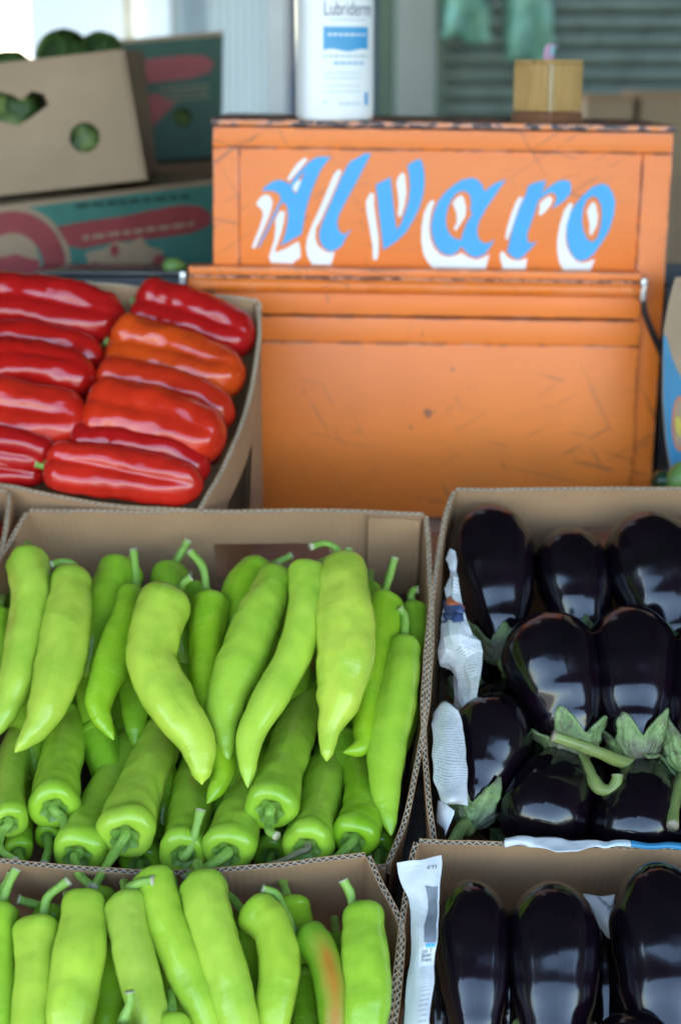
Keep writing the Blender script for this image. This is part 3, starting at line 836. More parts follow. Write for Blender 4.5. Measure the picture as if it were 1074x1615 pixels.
pepper('plump green pepper with a smooth taper to a pointed tip at mid crate', U, [(440, 905, .012), (412, 965, .018), (378, 1050, .020), (354, 1120, .016), (360, 1204, .010)], 76, [(448, 898, .008), (438, 893, .02)], prof=T2, col=GREENS[0])
pepper('long bent pale green pepper left of the widest one', U, [(484, 897, .028), (484, 955, .032), (462, 1035, .032), (418, 1115, .030), (394, 1165, .026), (391, 1243, .020)], 64, [(500, 890, .02), (528, 876, .02), (532, 866, .022), (512, 857, .026), (489, 863, .03)], col=GREENS[1], prof=T3, sr=.0036)
pepper('widest pale green pepper, spindle shaped, standing on top at right of centre', U, [(541, 890, .024), (543, 950, .034), (546, 1030, .036), (534, 1110, .030), (520, 1150, .026), (515, 1201, .022)], 92, [(548, 880, .02), (550, 866, .022)], prof=[(0, .80), (.12, .88), (.35, 1), (.55, .98), (.72, .76), (.82, .47), (.9, .32), (.96, .22), (1, .08)], col=GREENS[5])
pepper('green pepper with tall straight stem and a small hooked tip, near the right wall', U, [(606, 946, -.012), (600, 1000, -.008), (588, 1065, -.006), (580, 1130, -.004), (572, 1175, 0), (541, 1187, .004)], 62, [(608, 930, -.012), (615, 905, -.008), (623, 879, 0)], prof=T3, col=(.27, .46, .018))
pepper('slim green pepper hugging the right wall of the upper crate', U, [(637, 1012, -.006), (630, 1080, -.002), (614, 1170, -.002), (608, 1240, -.004), (617, 1318, -.006)], 62, [(638, 998, -.006), (638, 972, -.002), (630, 959, .002)], prof=[(0, .9), (.2, 1), (.4, 1.06), (.6, 1), (.8, .72), (.93, .4), (1, .1)], col=GREENS[2])
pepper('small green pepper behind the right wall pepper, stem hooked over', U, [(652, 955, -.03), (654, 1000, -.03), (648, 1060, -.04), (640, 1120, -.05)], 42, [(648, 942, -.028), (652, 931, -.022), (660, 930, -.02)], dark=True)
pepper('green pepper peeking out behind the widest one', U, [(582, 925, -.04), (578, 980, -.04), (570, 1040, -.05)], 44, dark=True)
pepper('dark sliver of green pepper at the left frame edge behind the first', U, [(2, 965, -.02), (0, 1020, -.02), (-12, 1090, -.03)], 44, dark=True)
# --- upper crate, lower layer (stem end towards the viewer)
pepper('green pepper with its stem end facing out, third from the left in the bottom row', U, [(86, 1278, -.006), (92, 1220, -.014), (108, 1150, -.028), (124, 1080, -.045), (134, 1040, -.06)], 82, [(99, 1290, .004), (106, 1314, .012), (117, 1318, .014)], prof=T3, col=GREENS[2])
pepper('long bent green pepper with a curved stem over the front rim, lower left', U, [(122, 1352, -.006), (146, 1290, -.012), (185, 1215, -.024), (215, 1150, -.04), (240, 1100, -.06)], 88, [(118, 1352, .008), (124, 1376, .016), (146, 1400, .022)], prof=[(0, 1), (.1, .96), (.22, .74), (.45, .76), (.7, .7), (.9, .45), (1, .1)], col=GREENS[0])
pepper('broad green pepper with long straight stem hanging over the front rim', U, [(197, 1322, .004), (218, 1255, -.004), (250, 1180, -.018), (272, 1120, -.035), (280, 1080, -.05)], 92, [(186, 1338, .012), (168, 1366, .018), (147, 1402, .024)], prof=T3, col=GREENS[1])
pepper('green pepper whose stem stands up against its own face', U, [(290, 1352, -.01), (298, 1290, -.016), (308, 1220, -.03), (314, 1160, -.045)], 82, [(300, 1340, .004), (308, 1312, .014), (317, 1276, .022)], prof=T3, col=GREENS[2])
pepper('glossy green pepper with a thick stem lying left over the front rim', U, [(357, 1348, .0), (378, 1295, -.006), (405, 1235, -.02), (430, 1170, -.04)], 86, [(340, 1360, .012), (318, 1373, .018), (290, 1388, .024)], prof=T3, col=GREENS[3], sr=.0048)
pepper('wide green pepper with short hooked stem below the long bent one', U, [(426, 1280, .008), (444, 1215, -.002), (470, 1140, -.014), (490, 1070, -.03), (500, 1020, -.045)], 84, [(425, 1292, .016), (425, 1310, .022), (437, 1319, .026)], prof=T3, col=GREENS[2])
pepper('green pepper with a dry brown stem lying on the front rim', U, [(484, 1340, -.006), (502, 1280, -.012), (516, 1215, -.024), (526, 1150, -.04)], 84, [(470, 1345, .006), (445, 1358, .014), (414, 1368, .02)], prof=T3, col=GREENS[0], stemmat='stem_dry', sr=.003)
pepper('twisted green pepper at the right end of the bottom row', U, [(556, 1328, -.012), (574, 1275, -.014), (570, 1225, -.02), (556, 1160, -.034)], 78, [(546, 1338, 0), (528, 1356, .006)], prof=T3, col=(.27, .47, .016))
pepper('green pepper at far left of the bottom row with stem curling along the rim', U, [(14, 1300, -.006), (16, 1240, -.008), (28, 1170, -.018), (50, 1110, -.03)], 62, [(4, 1312, .004), (0, 1338, .010), (26, 1360, .016)], prof=T3, col=GREENS[3])
pepper('small green pepper between the two leftmost of the bottom row', U, [(30, 1345, -.02), (38, 1290, -.026), (52, 1230, -.04)], 46, [(30, 1352, -.008), (38, 1366, 0)], prof=T3, col=(.27, .46, .02))
pepper('small green pepper low in the bottom row with stem pointing down', U, [(77, 1322, -.028), (90, 1280, -.036), (110, 1220, -.05)], 46, [(78, 1338, -.016), (70, 1364, -.006)], prof=T3, col=(.25, .45, .02))
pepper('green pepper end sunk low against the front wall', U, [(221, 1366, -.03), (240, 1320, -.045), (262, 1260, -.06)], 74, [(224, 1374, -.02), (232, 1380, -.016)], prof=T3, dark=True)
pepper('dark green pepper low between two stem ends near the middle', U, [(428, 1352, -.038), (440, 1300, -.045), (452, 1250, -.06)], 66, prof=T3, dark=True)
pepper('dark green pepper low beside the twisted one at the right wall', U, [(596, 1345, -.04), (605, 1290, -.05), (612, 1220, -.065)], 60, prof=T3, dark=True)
# --- fillers glimpsed in the gaps
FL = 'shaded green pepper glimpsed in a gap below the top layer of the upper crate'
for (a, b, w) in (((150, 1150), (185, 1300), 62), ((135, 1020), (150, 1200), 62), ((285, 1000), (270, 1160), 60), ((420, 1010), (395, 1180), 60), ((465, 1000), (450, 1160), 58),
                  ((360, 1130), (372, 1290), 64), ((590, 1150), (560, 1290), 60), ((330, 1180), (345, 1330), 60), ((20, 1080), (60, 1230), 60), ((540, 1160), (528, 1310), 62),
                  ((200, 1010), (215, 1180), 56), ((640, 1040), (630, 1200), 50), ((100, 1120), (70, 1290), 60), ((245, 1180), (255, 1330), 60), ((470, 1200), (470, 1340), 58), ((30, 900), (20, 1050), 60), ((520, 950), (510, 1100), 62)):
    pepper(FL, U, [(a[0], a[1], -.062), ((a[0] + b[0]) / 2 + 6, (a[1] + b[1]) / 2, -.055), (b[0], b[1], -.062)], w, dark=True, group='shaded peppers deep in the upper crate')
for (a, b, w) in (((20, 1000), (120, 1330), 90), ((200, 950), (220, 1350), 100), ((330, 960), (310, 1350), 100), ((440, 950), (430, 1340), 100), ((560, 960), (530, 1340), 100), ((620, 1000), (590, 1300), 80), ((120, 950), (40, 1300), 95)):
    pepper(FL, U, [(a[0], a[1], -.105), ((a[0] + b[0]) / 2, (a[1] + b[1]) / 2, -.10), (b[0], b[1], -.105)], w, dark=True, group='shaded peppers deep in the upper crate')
# --- lower crate
def lp(label, *a, **k): return pepper(label, Lw, *a, group=GL, **k)
lp('green pepper cut by the left frame edge in the lower crate', [(-2, 1432, .004), (-4, 1510, .008), (0, 1600, .008), (2, 1720, 0)], 64, [(5, 1420, .004), (14, 1395, .01), (27, 1369, .016)], col=GREENS[2], prof=T3)
lp('green pepper behind the left frame edge with a straight stem', [(-6, 1415, -.02), (-14, 1480, -.02), (-16, 1560, -.03)], 56, [(4, 1405, -.016), (20, 1376, -.006)], dark=True)
lp('green pepper with a tall stem arching right, second from left in the lower crate', [(60, 1456, .008), (56, 1540, .014), (46, 1640, .014), (42, 1740, .004)], 72, [(70, 1444, .006), (76, 1415, .012), (110, 1388, .02)], col=GREENS[1], prof=T3)
lp('green pepper lying behind with two stems pointing left', [(90, 1436, -.02), (70, 1470, -.02), (60, 1540, -.03)], 64, [(62, 1428, -.015), (28, 1418, -.006)], col=(.26, .45, .02))
lp('broad straight green pepper, third from the left in the lower crate', [(134, 1414, .012), (128, 1500, .020), (112, 1600, .020), (100, 1730, .01)], 84, [(122, 1408, .006), (104, 1412, .0)], col=GREENS[1], prof=T2)
lp('round green pepper top showing behind the broad straight one', [(152, 1408, -.018), (160, 1460, -.018), (172, 1530, -.024), (182, 1620, -.03)], 70, col=(.30, .48, .02))
lp('pale flat topped pepper leaning right, fourth from left in the lower crate', [(200, 1420, .016), (212, 1500, .024), (230, 1580, .024), (252, 1720, .016)], 74, col=GREENS[5], prof=T3)
lp('long green pepper leaning right with its stem folded over the top', [(240, 1381, .014), (262, 1450, .018), (300, 1540, .018), (335, 1620, .014), (365, 1720, .006)], 74, [(224, 1390, .018), (205, 1400, .024), (222, 1392, .03), (244, 1389, .034)], col=GREENS[0], prof=T3, sr=.0045)
lp('long pale green pepper leaning right at the centre of the lower crate', [(318, 1388, .018), (334, 1460, .024), (362, 1550, .024), (385, 1640, .020), (400, 1740, .01)], 80, col=GREENS[1], prof=T1)
lp('curved green pepper bending down at the centre right of the lower crate', [(400, 1432, .012), (432, 1468, .018), (441, 1530, .020), (430, 1610, .016), (425, 1700, .006)], 74, [(384, 1436, .006), (370, 1420, .002), (352, 1406, -.002)], col=GREENS[0], prof=T3)
lp('green pepper behind the curved one and the ripening one', [(455, 1420, -.02), (468, 1470, -.02), (474, 1540, -.03)], 62, col=(.28, .47, .02))
lp('ripening pepper with orange red flank and long dark stem', [(482, 1474, .004), (506, 1500, .010), (524, 1555, .012), (527, 1620, .010), (520, 1700, 0)], 62, [(468, 1476, .004), (450, 1440, .012), (436, 1410, .016), (413, 1402, .02)], mat=M['pepper_turn'], rot=.4, prof=T3, sr=.0040)
lp('straight green pepper with stem up at the right wall of the lower crate', [(573, 1432, .006), (577, 1510, .012), (577, 1610, .012), (572, 1720, .004)], 82, [(558, 1430, .004), (552, 1408, .01), (541, 1387, .016)], col=GREENS[2], prof=T2)
lp('dark green pepper low between the ripening one and the curved one', [(478, 1530, -.03), (482, 1590, -.03), (480, 1690, -.03)], 56, col=(.13, .30, .012))
lp('green pepper in shade behind the leaning pale ones', [(170, 1490, -.012), (172, 1560, -.012), (160, 1660, -.012)], 60, col=(.26, .46, .02))
lp('green pepper in shade between the long leaning one and the curved one', [(385, 1470, -.02), (394, 1540, -.018), (402, 1660, -.02)], 62, col=(.25, .44, .02))
lp('pepper at the bottom frame edge showing only its upright stem', [(194, 1618, .040), (190, 1680, .034), (185, 1760, .02)], 64, [(198, 1602, .044), (206, 1582, .05), (205, 1563, .056)], col=GREENS[2], prof=T3)
lp('pepper shoulder at the bottom frame edge below the long leaning pepper', [(272, 1604, .02), (276, 1680, .02), (280, 1780, .01)], 60, col=GREENS[3])
FL2 = 'shaded green pepper glimpsed in a gap of the lower crate'
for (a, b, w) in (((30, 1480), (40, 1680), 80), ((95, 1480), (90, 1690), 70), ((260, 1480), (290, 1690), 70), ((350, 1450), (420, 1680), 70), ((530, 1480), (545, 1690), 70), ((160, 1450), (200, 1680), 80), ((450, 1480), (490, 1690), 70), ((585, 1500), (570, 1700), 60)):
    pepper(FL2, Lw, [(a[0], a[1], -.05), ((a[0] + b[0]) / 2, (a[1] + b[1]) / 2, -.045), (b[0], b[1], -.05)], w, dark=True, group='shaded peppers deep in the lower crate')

# --- red peppers
REDS = [(.50, .010, .007), (.55, .020, .008), (.42, .008, .008)]
def redp(label, sp, w, col=None, rot=0.0, lobes=3, depth=.20, stem=None, plane=U, name='red_pepper', group='long red peppers in the crate'):
    cnt[0] += 1; seed = cnt[0]; rnd = random.Random(seed)
    spine = [plane.at(*p) for p in sp]; r = w / 2 * zc(spine[0]) / FPX
    base = sum(spine, Vector()) / len(spine)
    t = thing(name, label, 'pepper', base, group)
    V, F, UV, (c, ax_, nn, L) = sweep(spine, r, TR, HEAD_P, lobes, depth * 1.8, rot, seed, .11, 48, 48, .86, up=plane.n, sharp=.8)
    mk('body', V, F, M['red'], t, True, UV, color=col or rnd.choice(REDS))
    calyx_mesh(c, ax_, nn, r, seed, t)
    b2 = c + ax_ * (.3 * r)
    stem_mesh(b2, -ax_, [b2 - ax_ * .012, b2 - ax_ * .022 + plane.n * .004], .005, .0045, M['stem'], t)
    return t
redp('two lobed deep red pepper at the back right corner of its crate', [(222, 482, -.012), (290, 500, -.006), (350, 522, -.008), (402, 544, -.016)], 92, REDS[2], .55)
redp('red pepper with a bright orange lower lobe, second in the right column', [(182, 545, -.010), (250, 560, -.004), (320, 582, -.006), (388, 602, -.016)], 98, (.62, .065, .008), .5)
redp('smooth orange red pepper, third from the back in the right column', [(160, 602, -.008), (230, 610, -.002), (310, 634, -.004), (370, 664, -.014)], 78, (.56, .03, .008), .1, depth=.12)
redp('large bright red pepper with a long highlight, in the middle of the right column', [(146, 652, .000), (215, 660, .008), (290, 678, .008), (354, 706, -.002)], 106, (.58, .028, .008), .78, depth=.14)
redp('dull red pepper with a ridge, behind the frontmost one', [(116, 708, -.006), (190, 712, -.002), (260, 724, -.002), (332, 746, -.012)], 84, REDS[2], .3)
redp('frontmost red pepper along the near rim of its crate', [(78, 736, .002), (150, 743, .006), (230, 755, .004), (322, 767, -.004)], 84, (.56, .02, .010), .75)
redp('dark red pepper at the back of the left column', [(-30, 476, -.008), (50, 482, -.004), (130, 496, -.004), (200, 512, -.012)], 98, REDS[2], .6)
redp('red pepper in the left column touching the one with the orange lobe', [(-60, 545, -.010), (20, 545, -.006), (100, 552, -.006), (166, 572, -.014)], 78, REDS[0], .2, depth=.14)
redp('rounded red pepper with a soft highlight, third in the left column', [(-80, 578, .004), (0, 580, .010), (80, 588, .010), (154, 608, .002)], 92, REDS[0], .75, depth=.12)
redp('pink sheened red pepper with a sharp ridge, fourth in the left column', [(-90, 640, .002), (-10, 648, .008), (70, 660, .008), (146, 672, 0)], 104, REDS[1], .55)
redp('red pepper cut by the frame edge below the ridged one', [(-110, 696, .0), (-40, 700, .006), (30, 708, .006), (94, 718, 0)], 74, REDS[2], .3)
redp('red pepper at the near left of its crate, only its end in view', [(-120, 738, -.012), (-50, 738, -.008), (10, 741, -.008), (76, 748, -.016)], 54, REDS[2], .7)
redp('red pepper deep under the right column beside the crate wall', [(240, 690, -.05), (290, 700, -.045), (320, 706, -.045), (340, 700, -.05)], 70, REDS[2], .3)
RF = 'shaded red pepper under the top layer of the crate'
for (a, b) in (((190, 500), (350, 560)), ((150, 580), (325, 640)), ((110, 660), (290, 720)), ((-60, 500), (190, 560)), ((-80, 600), (170, 660)), ((-80, 670), (110, 715)), ((150, 520), (215, 640)), ((130, 650), (170, 740)), ((330, 540), (330, 640))):
    redp(RF, [(a[0], a[1], -.055), ((a[0] + b[0]) / 2, (a[1] + b[1]) / 2, -.05), (b[0], b[1], -.058)], 90, REDS[2], .3, group='shaded red peppers deep in the crate')
redp('red pepper in the crate cut off by the left edge', [(-150, 842, -.03), (-90, 838, -.02), (-45, 836, -.016), (4, 834, -.022)], 80, REDS[0], .3)
redp('second red pepper in the crate cut off by the left edge', [(-170, 905, -.03), (-110, 905, -.02), (-70, 908, -.02), (-30, 912, -.03)], 80, REDS[0], .3)

# --- eggplants : spine from stem end to the round end
def eggplant(label, plane, sp, w, stem=None, calyx=1.0, group='eggplants in the upper crate', prof=TE, seed=None, lie=.32, flare=.10):
    cnt[0] += 1; seed = cnt[0]
    hm = sum(p[2] for p in sp) / len(sp); sp = [(p[0], p[1], hm + (p[2] - hm) * lie) for p in sp]
    spine = [plane.at(*p) for p in sp]; mid = spine[len(spine) // 2]
    r = w * 1.13 / 2 * zc(mid) / FPX
    base = sum(spine, Vector()) / len(spine)
    t = thing('eggplant', label, 'eggplant', base, group)
    V, F, UV, (c, ax_, nn, L) = sweep(spine, r, prof, HEAD_E, 2, .05, seed * 1.3, seed, .018, 44, 52, .66, up=plane.n, sharp=2.0)
    mk('body', V, F, M['egg'], t, True, UV)
    if calyx:
        dense = catmull(spine, 60); b = ax_.cross(nn); n = 90; rows = 12
        V, F = [], []; rnd = random.Random(seed)
        ph = rnd.uniform(0, 6.28); ext = [rnd.uniform(.55, 1.35) for _ in range(6)]
        for j in range(rows):
            q = j / (rows - 1)
            for k in range(n):
                a = 2 * math.pi * k / n; lob = ((a * 5 / (2 * math.pi) + ph) % 5); li = int(lob); lf = abs((lob - li) - .5) * 2
                e = (.20 + .62 * (1 - lf) ** 1.35 * ext[li]) * calyx * .74
                qd = min(1, q / .34); sax = max(0, (q - .34) / .66) * e * r      # dome over the stem end, then lobes along the body
                rad = (r * interp(prof, min(1, sax / L)) + .0022) * math.sqrt(max(.06, qd))
                dome = -.20 * r * (1 - qd) ** .8
                rad += (flare * .7 + .03) * r * (.4 + ext[li] * .8) * max(0, q - .45) ** 1.6 * (1 - lf) * (1 + .5 * mnoise.noise(Vector((li, seed, 2)))) 
                wob = (.0030 * mnoise.noise(Vector((math.cos(a) * 3, math.sin(a) * 3, q * 3 + seed))) + .0026 * mnoise.noise(Vector((math.cos(a) * 9, math.sin(a) * 9, q * 2.5 + seed)))) * min(1, q * 3) + .0010 * q
                ph2 = dome
                V.append(c + ax_ * (sax - .002 + ph2) + (nn * math.cos(a) + b * math.sin(a)) * (rad + wob))
        for j in range(rows - 1):
            for k in range(n): F.append((j * n + k, j * n + (k + 1) % n, (j + 1) * n + (k + 1) % n, (j + 1) * n + k))
        F.append(tuple(range(n))[::-1])
        o = mk('calyx', V, F, M['egg_calyx'], t, True)
        md = o.modifiers.new('thickness', 'SOLIDIFY'); md.thickness = .0026
    if stem:
        pts = [plane.at(*p) for p in stem]
        stem_mesh(c - ax_ * (.14 * r), -ax_, pts, .0068, .0046, M['egg_stem'], t, flare=1.6, n=14)
    return t
GE = 'eggplants in the upper crate'; GF = 'eggplants in the lower crate'
eggplant('tall eggplant in the upper left corner of its crate with a streaked highlight', U, [(792, 1030, -.075), (784, 960, -.05), (774, 880, -.018), (768, 800, .012)], 128, [(800, 1065, -.06), (808, 1110, -.06)], calyx=1.1)
eggplant('narrower eggplant in the back row between two larger ones', U, [(925, 1030, -.08), (915, 970, -.055), (902, 900, -.022), (894, 838, .002)], 112, [(930, 1050, -.08)], calyx=1.0)
eggplant('large eggplant at the back right with a wide blue highlight', U, [(1072, 1050, -.08), (1056, 980, -.05), (1028, 890, -.012), (1002, 815, .010)], 142, [(1085, 1080, -.07)], calyx=1.0)
eggplant('eggplant in the middle row with a star shaped calyx and curled stem', U, [(905, 1182, -.040), (893, 1120, -.022), (872, 1050, .004), (852, 972, .026)], 146, [(915, 1195, -.016), (932, 1225, -.008), (945, 1243, -.004), (962, 1246, .0), (972, 1232, .004), (973, 1222, .006)], calyx=1.05, flare=.22)
eggplant('eggplant in the middle row whose stem lies across to the left', U, [(1002, 1186, -.036), (1000, 1120, -.02), (996, 1040, .006), (990, 960, .026)], 132, [(975, 1200, -.006), (945, 1187, .016), (905, 1172, .026), (870, 1160, .032)], calyx=1.2, flare=.20)
eggplant('eggplant at the right frame edge with a shrivelled calyx', U, [(1082, 1205, -.04), (1100, 1130, -.02), (1112, 1060, 0), (1118, 985, .02)], 130, [(1070, 1240, -.01), (1062, 1270, .0), (1060, 1304, .01)], calyx=1.2, flare=.20)
eggplant('dark eggplant at lower left beside the newspaper, its calyx at the front', U, [(742, 1290, -.045), (755, 1240, -.032), (774, 1170, -.012), (790, 1098, .006)], 116, [(732, 1300, -.02), (716, 1325, -.01), (706, 1340, -.006)], calyx=1.35, flare=.20)
eggplant('reddish black eggplant in the front row, round end down against the newspaper', U, [(902, 1190, -.055), (885, 1225, -.035), (862, 1275, -.018), (835, 1345, -.02)], 138, None, calyx=0)
eggplant('eggplant in the front row with its calyx and stem at the top', U, [(1018, 1206, -.045), (1012, 1240, -.030), (1002, 1290, -.018), (985, 1365, -.02)], 132, [(1028, 1195, -.035), (1046, 1170, -.03)], calyx=.75, flare=.12)
eggplant('eggplant at the right front corner of the upper crate, mostly out of view', U, [(1130, 1240, -.045), (1128, 1280, -.030), (1124, 1330, -.018), (1120, 1380, -.02)], 130, None, calyx=.75)
for (a, b) in (((790, 1080), (800, 1230)), ((870, 1030), (850, 1180)), ((960, 1040), (960, 1200)), ((940, 1200), (950, 1330)), ((760, 950), (740, 1100)), ((1070, 1040), (1060, 1190)), ((770, 1200), (810, 1330))):
    eggplant('shaded eggplant deep between the others in the upper crate', U, [(b[0], b[1], -.10), ((a[0] + b[0]) / 2, (a[1] + b[1]) / 2, -.085), (a[0], a[1], -.085)], 120, None, calyx=.55, flare=.03, group='shaded eggplants deep in the upper crate')
eggplant('eggplant nearest the newspaper in the lower right crate', Lw, [(750, 1668, -.030), (749, 1590, -.012), (746, 1490, .004), (742, 1390, .014)], 116, [(752, 1690, -.02), (758, 1720, -.01)], calyx=1.1, group=GF, flare=.12)
eggplant('broad eggplant in the middle of the lower right crate', Lw, [(874, 1685, -.030), (873, 1600, -.010), (872, 1490, .006), (870, 1394, .014)], 142, [(874, 1705, -.02), (880, 1740, -.01)], calyx=1.15, group=GF, flare=.12)
eggplant('large tall eggplant at right of the lower crate, highest of its row', Lw, [(1045, 1690, -.040), (1046, 1590, -.012), (1042, 1470, .012), (1032, 1362, .026)], 146, [(1045, 1720, -.02)], calyx=1.1, group=GF)
eggplant('eggplant top rising at the bottom edge below the tall one', Lw, [(1000, 1800, -.02), (1000, 1730, .0), (1000, 1660, .012), (1000, 1596, .02)], 130, None, group=GF)
for (a, b) in (((800, 1440), (800, 1640)), ((950, 1440), (955, 1660)), ((1110, 1440), (1120, 1660)), ((700, 1500), (690, 1680))):
    eggplant('shaded eggplant deep between the others in the lower crate', Lw, [(b[0], b[1], -.09), ((a[0] + b[0]) / 2, (a[1] + b[1]) / 2, -.075), (a[0], a[1], -.07)], 120, None, calyx=.55, flare=.03, group='shaded eggplants deep in the lower crate')

# the right halves of the eggplant crates and the crate at the left edge go on beyond the frame
for (x, y0_, y1_, h) in ((1160, 1040, 820, 0), (1275, 1040, 830, 0), (1235, 1190, 990, .004), (1310, 1195, 1000, 0), (1240, 1350, 1200, -.012)):
    eggplant('eggplant in the right half of the upper crate, beyond the frame edge', U, [(x + 12, y0_, h - .05), (x + 8, y0_ - 70, h - .02), (x, y1_ + 70, h), (x - 6, y1_, h)], 122, [(x + 14, y0_ + 30, h - .03)], group='eggplants beyond the right frame edge')
for x in (1160, 1280):
    eggplant('eggplant in the right half of the lower crate, beyond the frame edge', Lw, [(x, 1680, -.03), (x, 1590, -.01), (x - 4, 1490, .006), (x - 8, 1390, .012)], 130, None, group='eggplants beyond the right frame edge')
for (x, y) in ((-330, 846), (-340, 915), (-200, 985), (-350, 990), (-210, 1060), (-360, 1065), (-220, 1135), (-370, 1140), (-230, 1215), (-380, 1215), (-220, 1290), (-375, 1295)):
    redp('red pepper in the crate beyond the left frame edge', [(x - 60, y, -.03), (x - 10, y - 2, -.02), (x + 40, y, -.02), (x + 84, y + 6, -.03)], 86, REDS[0], .3, group='red peppers beyond the left frame edge')
# ---------------------------------------------------------------- newspapers
def patch(S, u0, u1, v0_, v1, mat, parent, name, n=10, lift=.0008, toward=None):
    V, F = [], []
    e = .01
    for j in range(n + 1):
        for i in range(n + 1):
            u = lerp(u0, u1, i / n); w = lerp(v0_, v1, j / n)
            p = S(u, w); nn = (S(u + e, w) - S(u - e, w)).cross(S(u, w + e) - S(u, w - e)).normalized()
            if nn.dot(CAMPOS - p) < 0: nn = -nn
            V.append(p + nn * lift)
    for j in range(n):
        for i in range(n): a = j * (n + 1) + i; F.append((a, a + 1, a + n + 2, a + n + 1))
    return mk(name, V, F, mat, parent, True)
def text_on(S, txt, u0, v0_, usz, vsz, size, parent, mat, rot=0.0, lift=.0011, name='lettering'):
    """text mesh laid on a sheet: usz, vsz are the sheet's width and height in metres"""
    v, f = text2d(txt, size); V = []; e = .01
    for p in v:
        x = p.x * math.cos(rot) - p.y * math.sin(rot); y = p.x * math.sin(rot) + p.y * math.cos(rot)
        u = u0 + x / usz; w = v0_ - y / vsz
        q = S(u, w); nn = (S(u + e, w) - S(u - e, w)).cross(S(u, w + e) - S(u, w - e)).normalized()
        if nn.dot(CAMPOS - q) < 0: nn = -nn
        V.append(q + nn * lift)
    return mk(name, V, f, mat, parent)
def ctrlpx(plane, rows): return [[plane.at(*p) for p in r] for r in rows]
# upper eggplant crate, sheet against the left wall
c1 = ctrlpx(U, [[(708, 866, .006), (712, 864, .010), (718, 868, .012)], [(703, 905, .0), (713, 906, .012), (722, 910, .010)], [(699, 950, -.006), (716, 955, .010), (732, 962, .012)],
                [(692, 1010, -.012), (716, 1000, .016), (742, 990, .010)], [(695, 1048, -.022), (722, 1032, .002), (758, 1022, .014)], [(716, 1062, -.05), (728, 1075, -.015), (755, 1070, .010)], [(712, 1120, -.05), (728, 1118, -.012), (750, 1112, .006)]])
o, S1 = sheetmesh('newspaper', c1, 5, 16, M['news'], facet=True, crumple=.006, seed=2, freq=60, thick=.0003); tag(o, 'crumpled newspaper with orange and navy stripe against the upper eggplant crate wall', 'newspaper')
patch(S1, .1, .9, .30, .335, M['print_orange'], o, 'printed_stripe', lift=.0022); patch(S1, .1, .9, .335, .43, M['ink_navy'], o, 'printed_stripe', lift=.0022)
c2 = ctrlpx(U, [[(682, 1128, -.012), (700, 1108, .002), (722, 1120, .014)], [(681, 1150, -.002), (705, 1148, .014), (731, 1150, .016)], [(682, 1185, .006), (708, 1190, .020), (735, 1195, .018)],
                [(684, 1230, .010), (710, 1240, .024), (737, 1235, .020)], [(692, 1260, .012), (712, 1263, .028), (738, 1252, .018)], [(694, 1268, .004), (716, 1268, .018), (738, 1270, .014)]])
o, S2 = sheetmesh('newspaper', c2, 22, 40, M['news'], crumple=.002, seed=5, freq=36, thick=.0003); tag(o, 'curled newspaper sheet with columns of small print at the left of the upper eggplants', 'newspaper')
c3 = ctrlpx(U, [[(690, 1262, -.01), (704, 1268, .0), (716, 1278, .004)], [(690, 1300, -.02), (698, 1310, -.012), (700, 1320, -.012)]])
o, _ = sheetmesh('newspaper_scrap', c3, 10, 10, M['news_blank'], crumple=.003, seed=8, freq=30, thick=.0003); tag(o, 'small newspaper scrap under the curled sheet by the eggplant stem', 'newspaper')
c4 = ctrlpx(Lw, [[(798, 1320, .004), (830, 1318, .008), (880, 1323, .006), (940, 1326, .006), (1010, 1328, .006), (1110, 1330, .004)],
                 [(796, 1328, .006), (830, 1328, .010), (880, 1334, .010), (940, 1333, .008), (1010, 1333, .008), (1110, 1336, .006)],
                 [(797, 1336, .003), (830, 1334, .008), (888, 1343, .014), (940, 1337, .008), (1010, 1338, .006), (1110, 1340, .004)]])
o, S4 = sheetmesh('newspaper', c4, 50, 10, M['news_blank'], crumple=.0022, seed=9, freq=45, thick=.0003); tag(o, 'strip of newspaper folded along the rim between the two eggplant crates', 'newspaper')
patch(S4, .76, .97, .1, .9, M['print_blue'], o, 'printed_picture'); patch(S4, .62, .75, .35, .7, M['ink_grey'], o, 'printed_picture')
# lower eggplant crate, sheet over the left wall
c5 = ctrlpx(Lw, [[(625, 1360, .020), (655, 1356, .026), (695, 1349, .030)], [(634, 1395, .016), (662, 1392, .024), (694, 1390, .030)], [(646, 1425, .010), (668, 1430, .022), (693, 1430, .028)],
                 [(649, 1470, .010), (664, 1475, .024), (690, 1475, .026)], [(646, 1520, .008), (662, 1520, .020), (686, 1518, .024)], [(641, 1570, .006), (662, 1565, .018), (682, 1560, .022)], [(634, 1660, .004), (655, 1660, .016), (672, 1660, .018)]])
o, S5 = sheetmesh('newspaper', c5, 7, 26, M['news_blank'], facet=True, crumple=.0022, seed=11, freq=34, thick=.0003); tag(o, 'folded newspaper with a photo panel over the rim of the lower eggplant crate', 'newspaper')
patch(S5, .60, .96, .20, .55, M['print_photo'], o, 'printed_picture', 14); patch(S5, .66, .95, .555, .58, M['ink_blue'], o, 'printed_stripe')
w5, h5 = .045, .20
text_on(S5, 'ETI', .70, .085, w5, h5, .0065, o, M['ink_news'])
for k, s_ in enumerate(('rió T', 'Buen', 'Franc')): text_on(S5, s_, .56, .612 + k * .026, w5, h5, .0072, o, M['ink_news'])
p5 = patch(S5, .5, .93, .69, .98, M['news'], o, 'printed_column', 12); l = p5.data.uv_layers.new(name='UVMap')
for lp_ in p5.data.loops:
    k = lp_.vertex_index; l.data[lp_.index].uv = ((k % 13) / 12 * .04, -(k // 13) / 12 * .05)
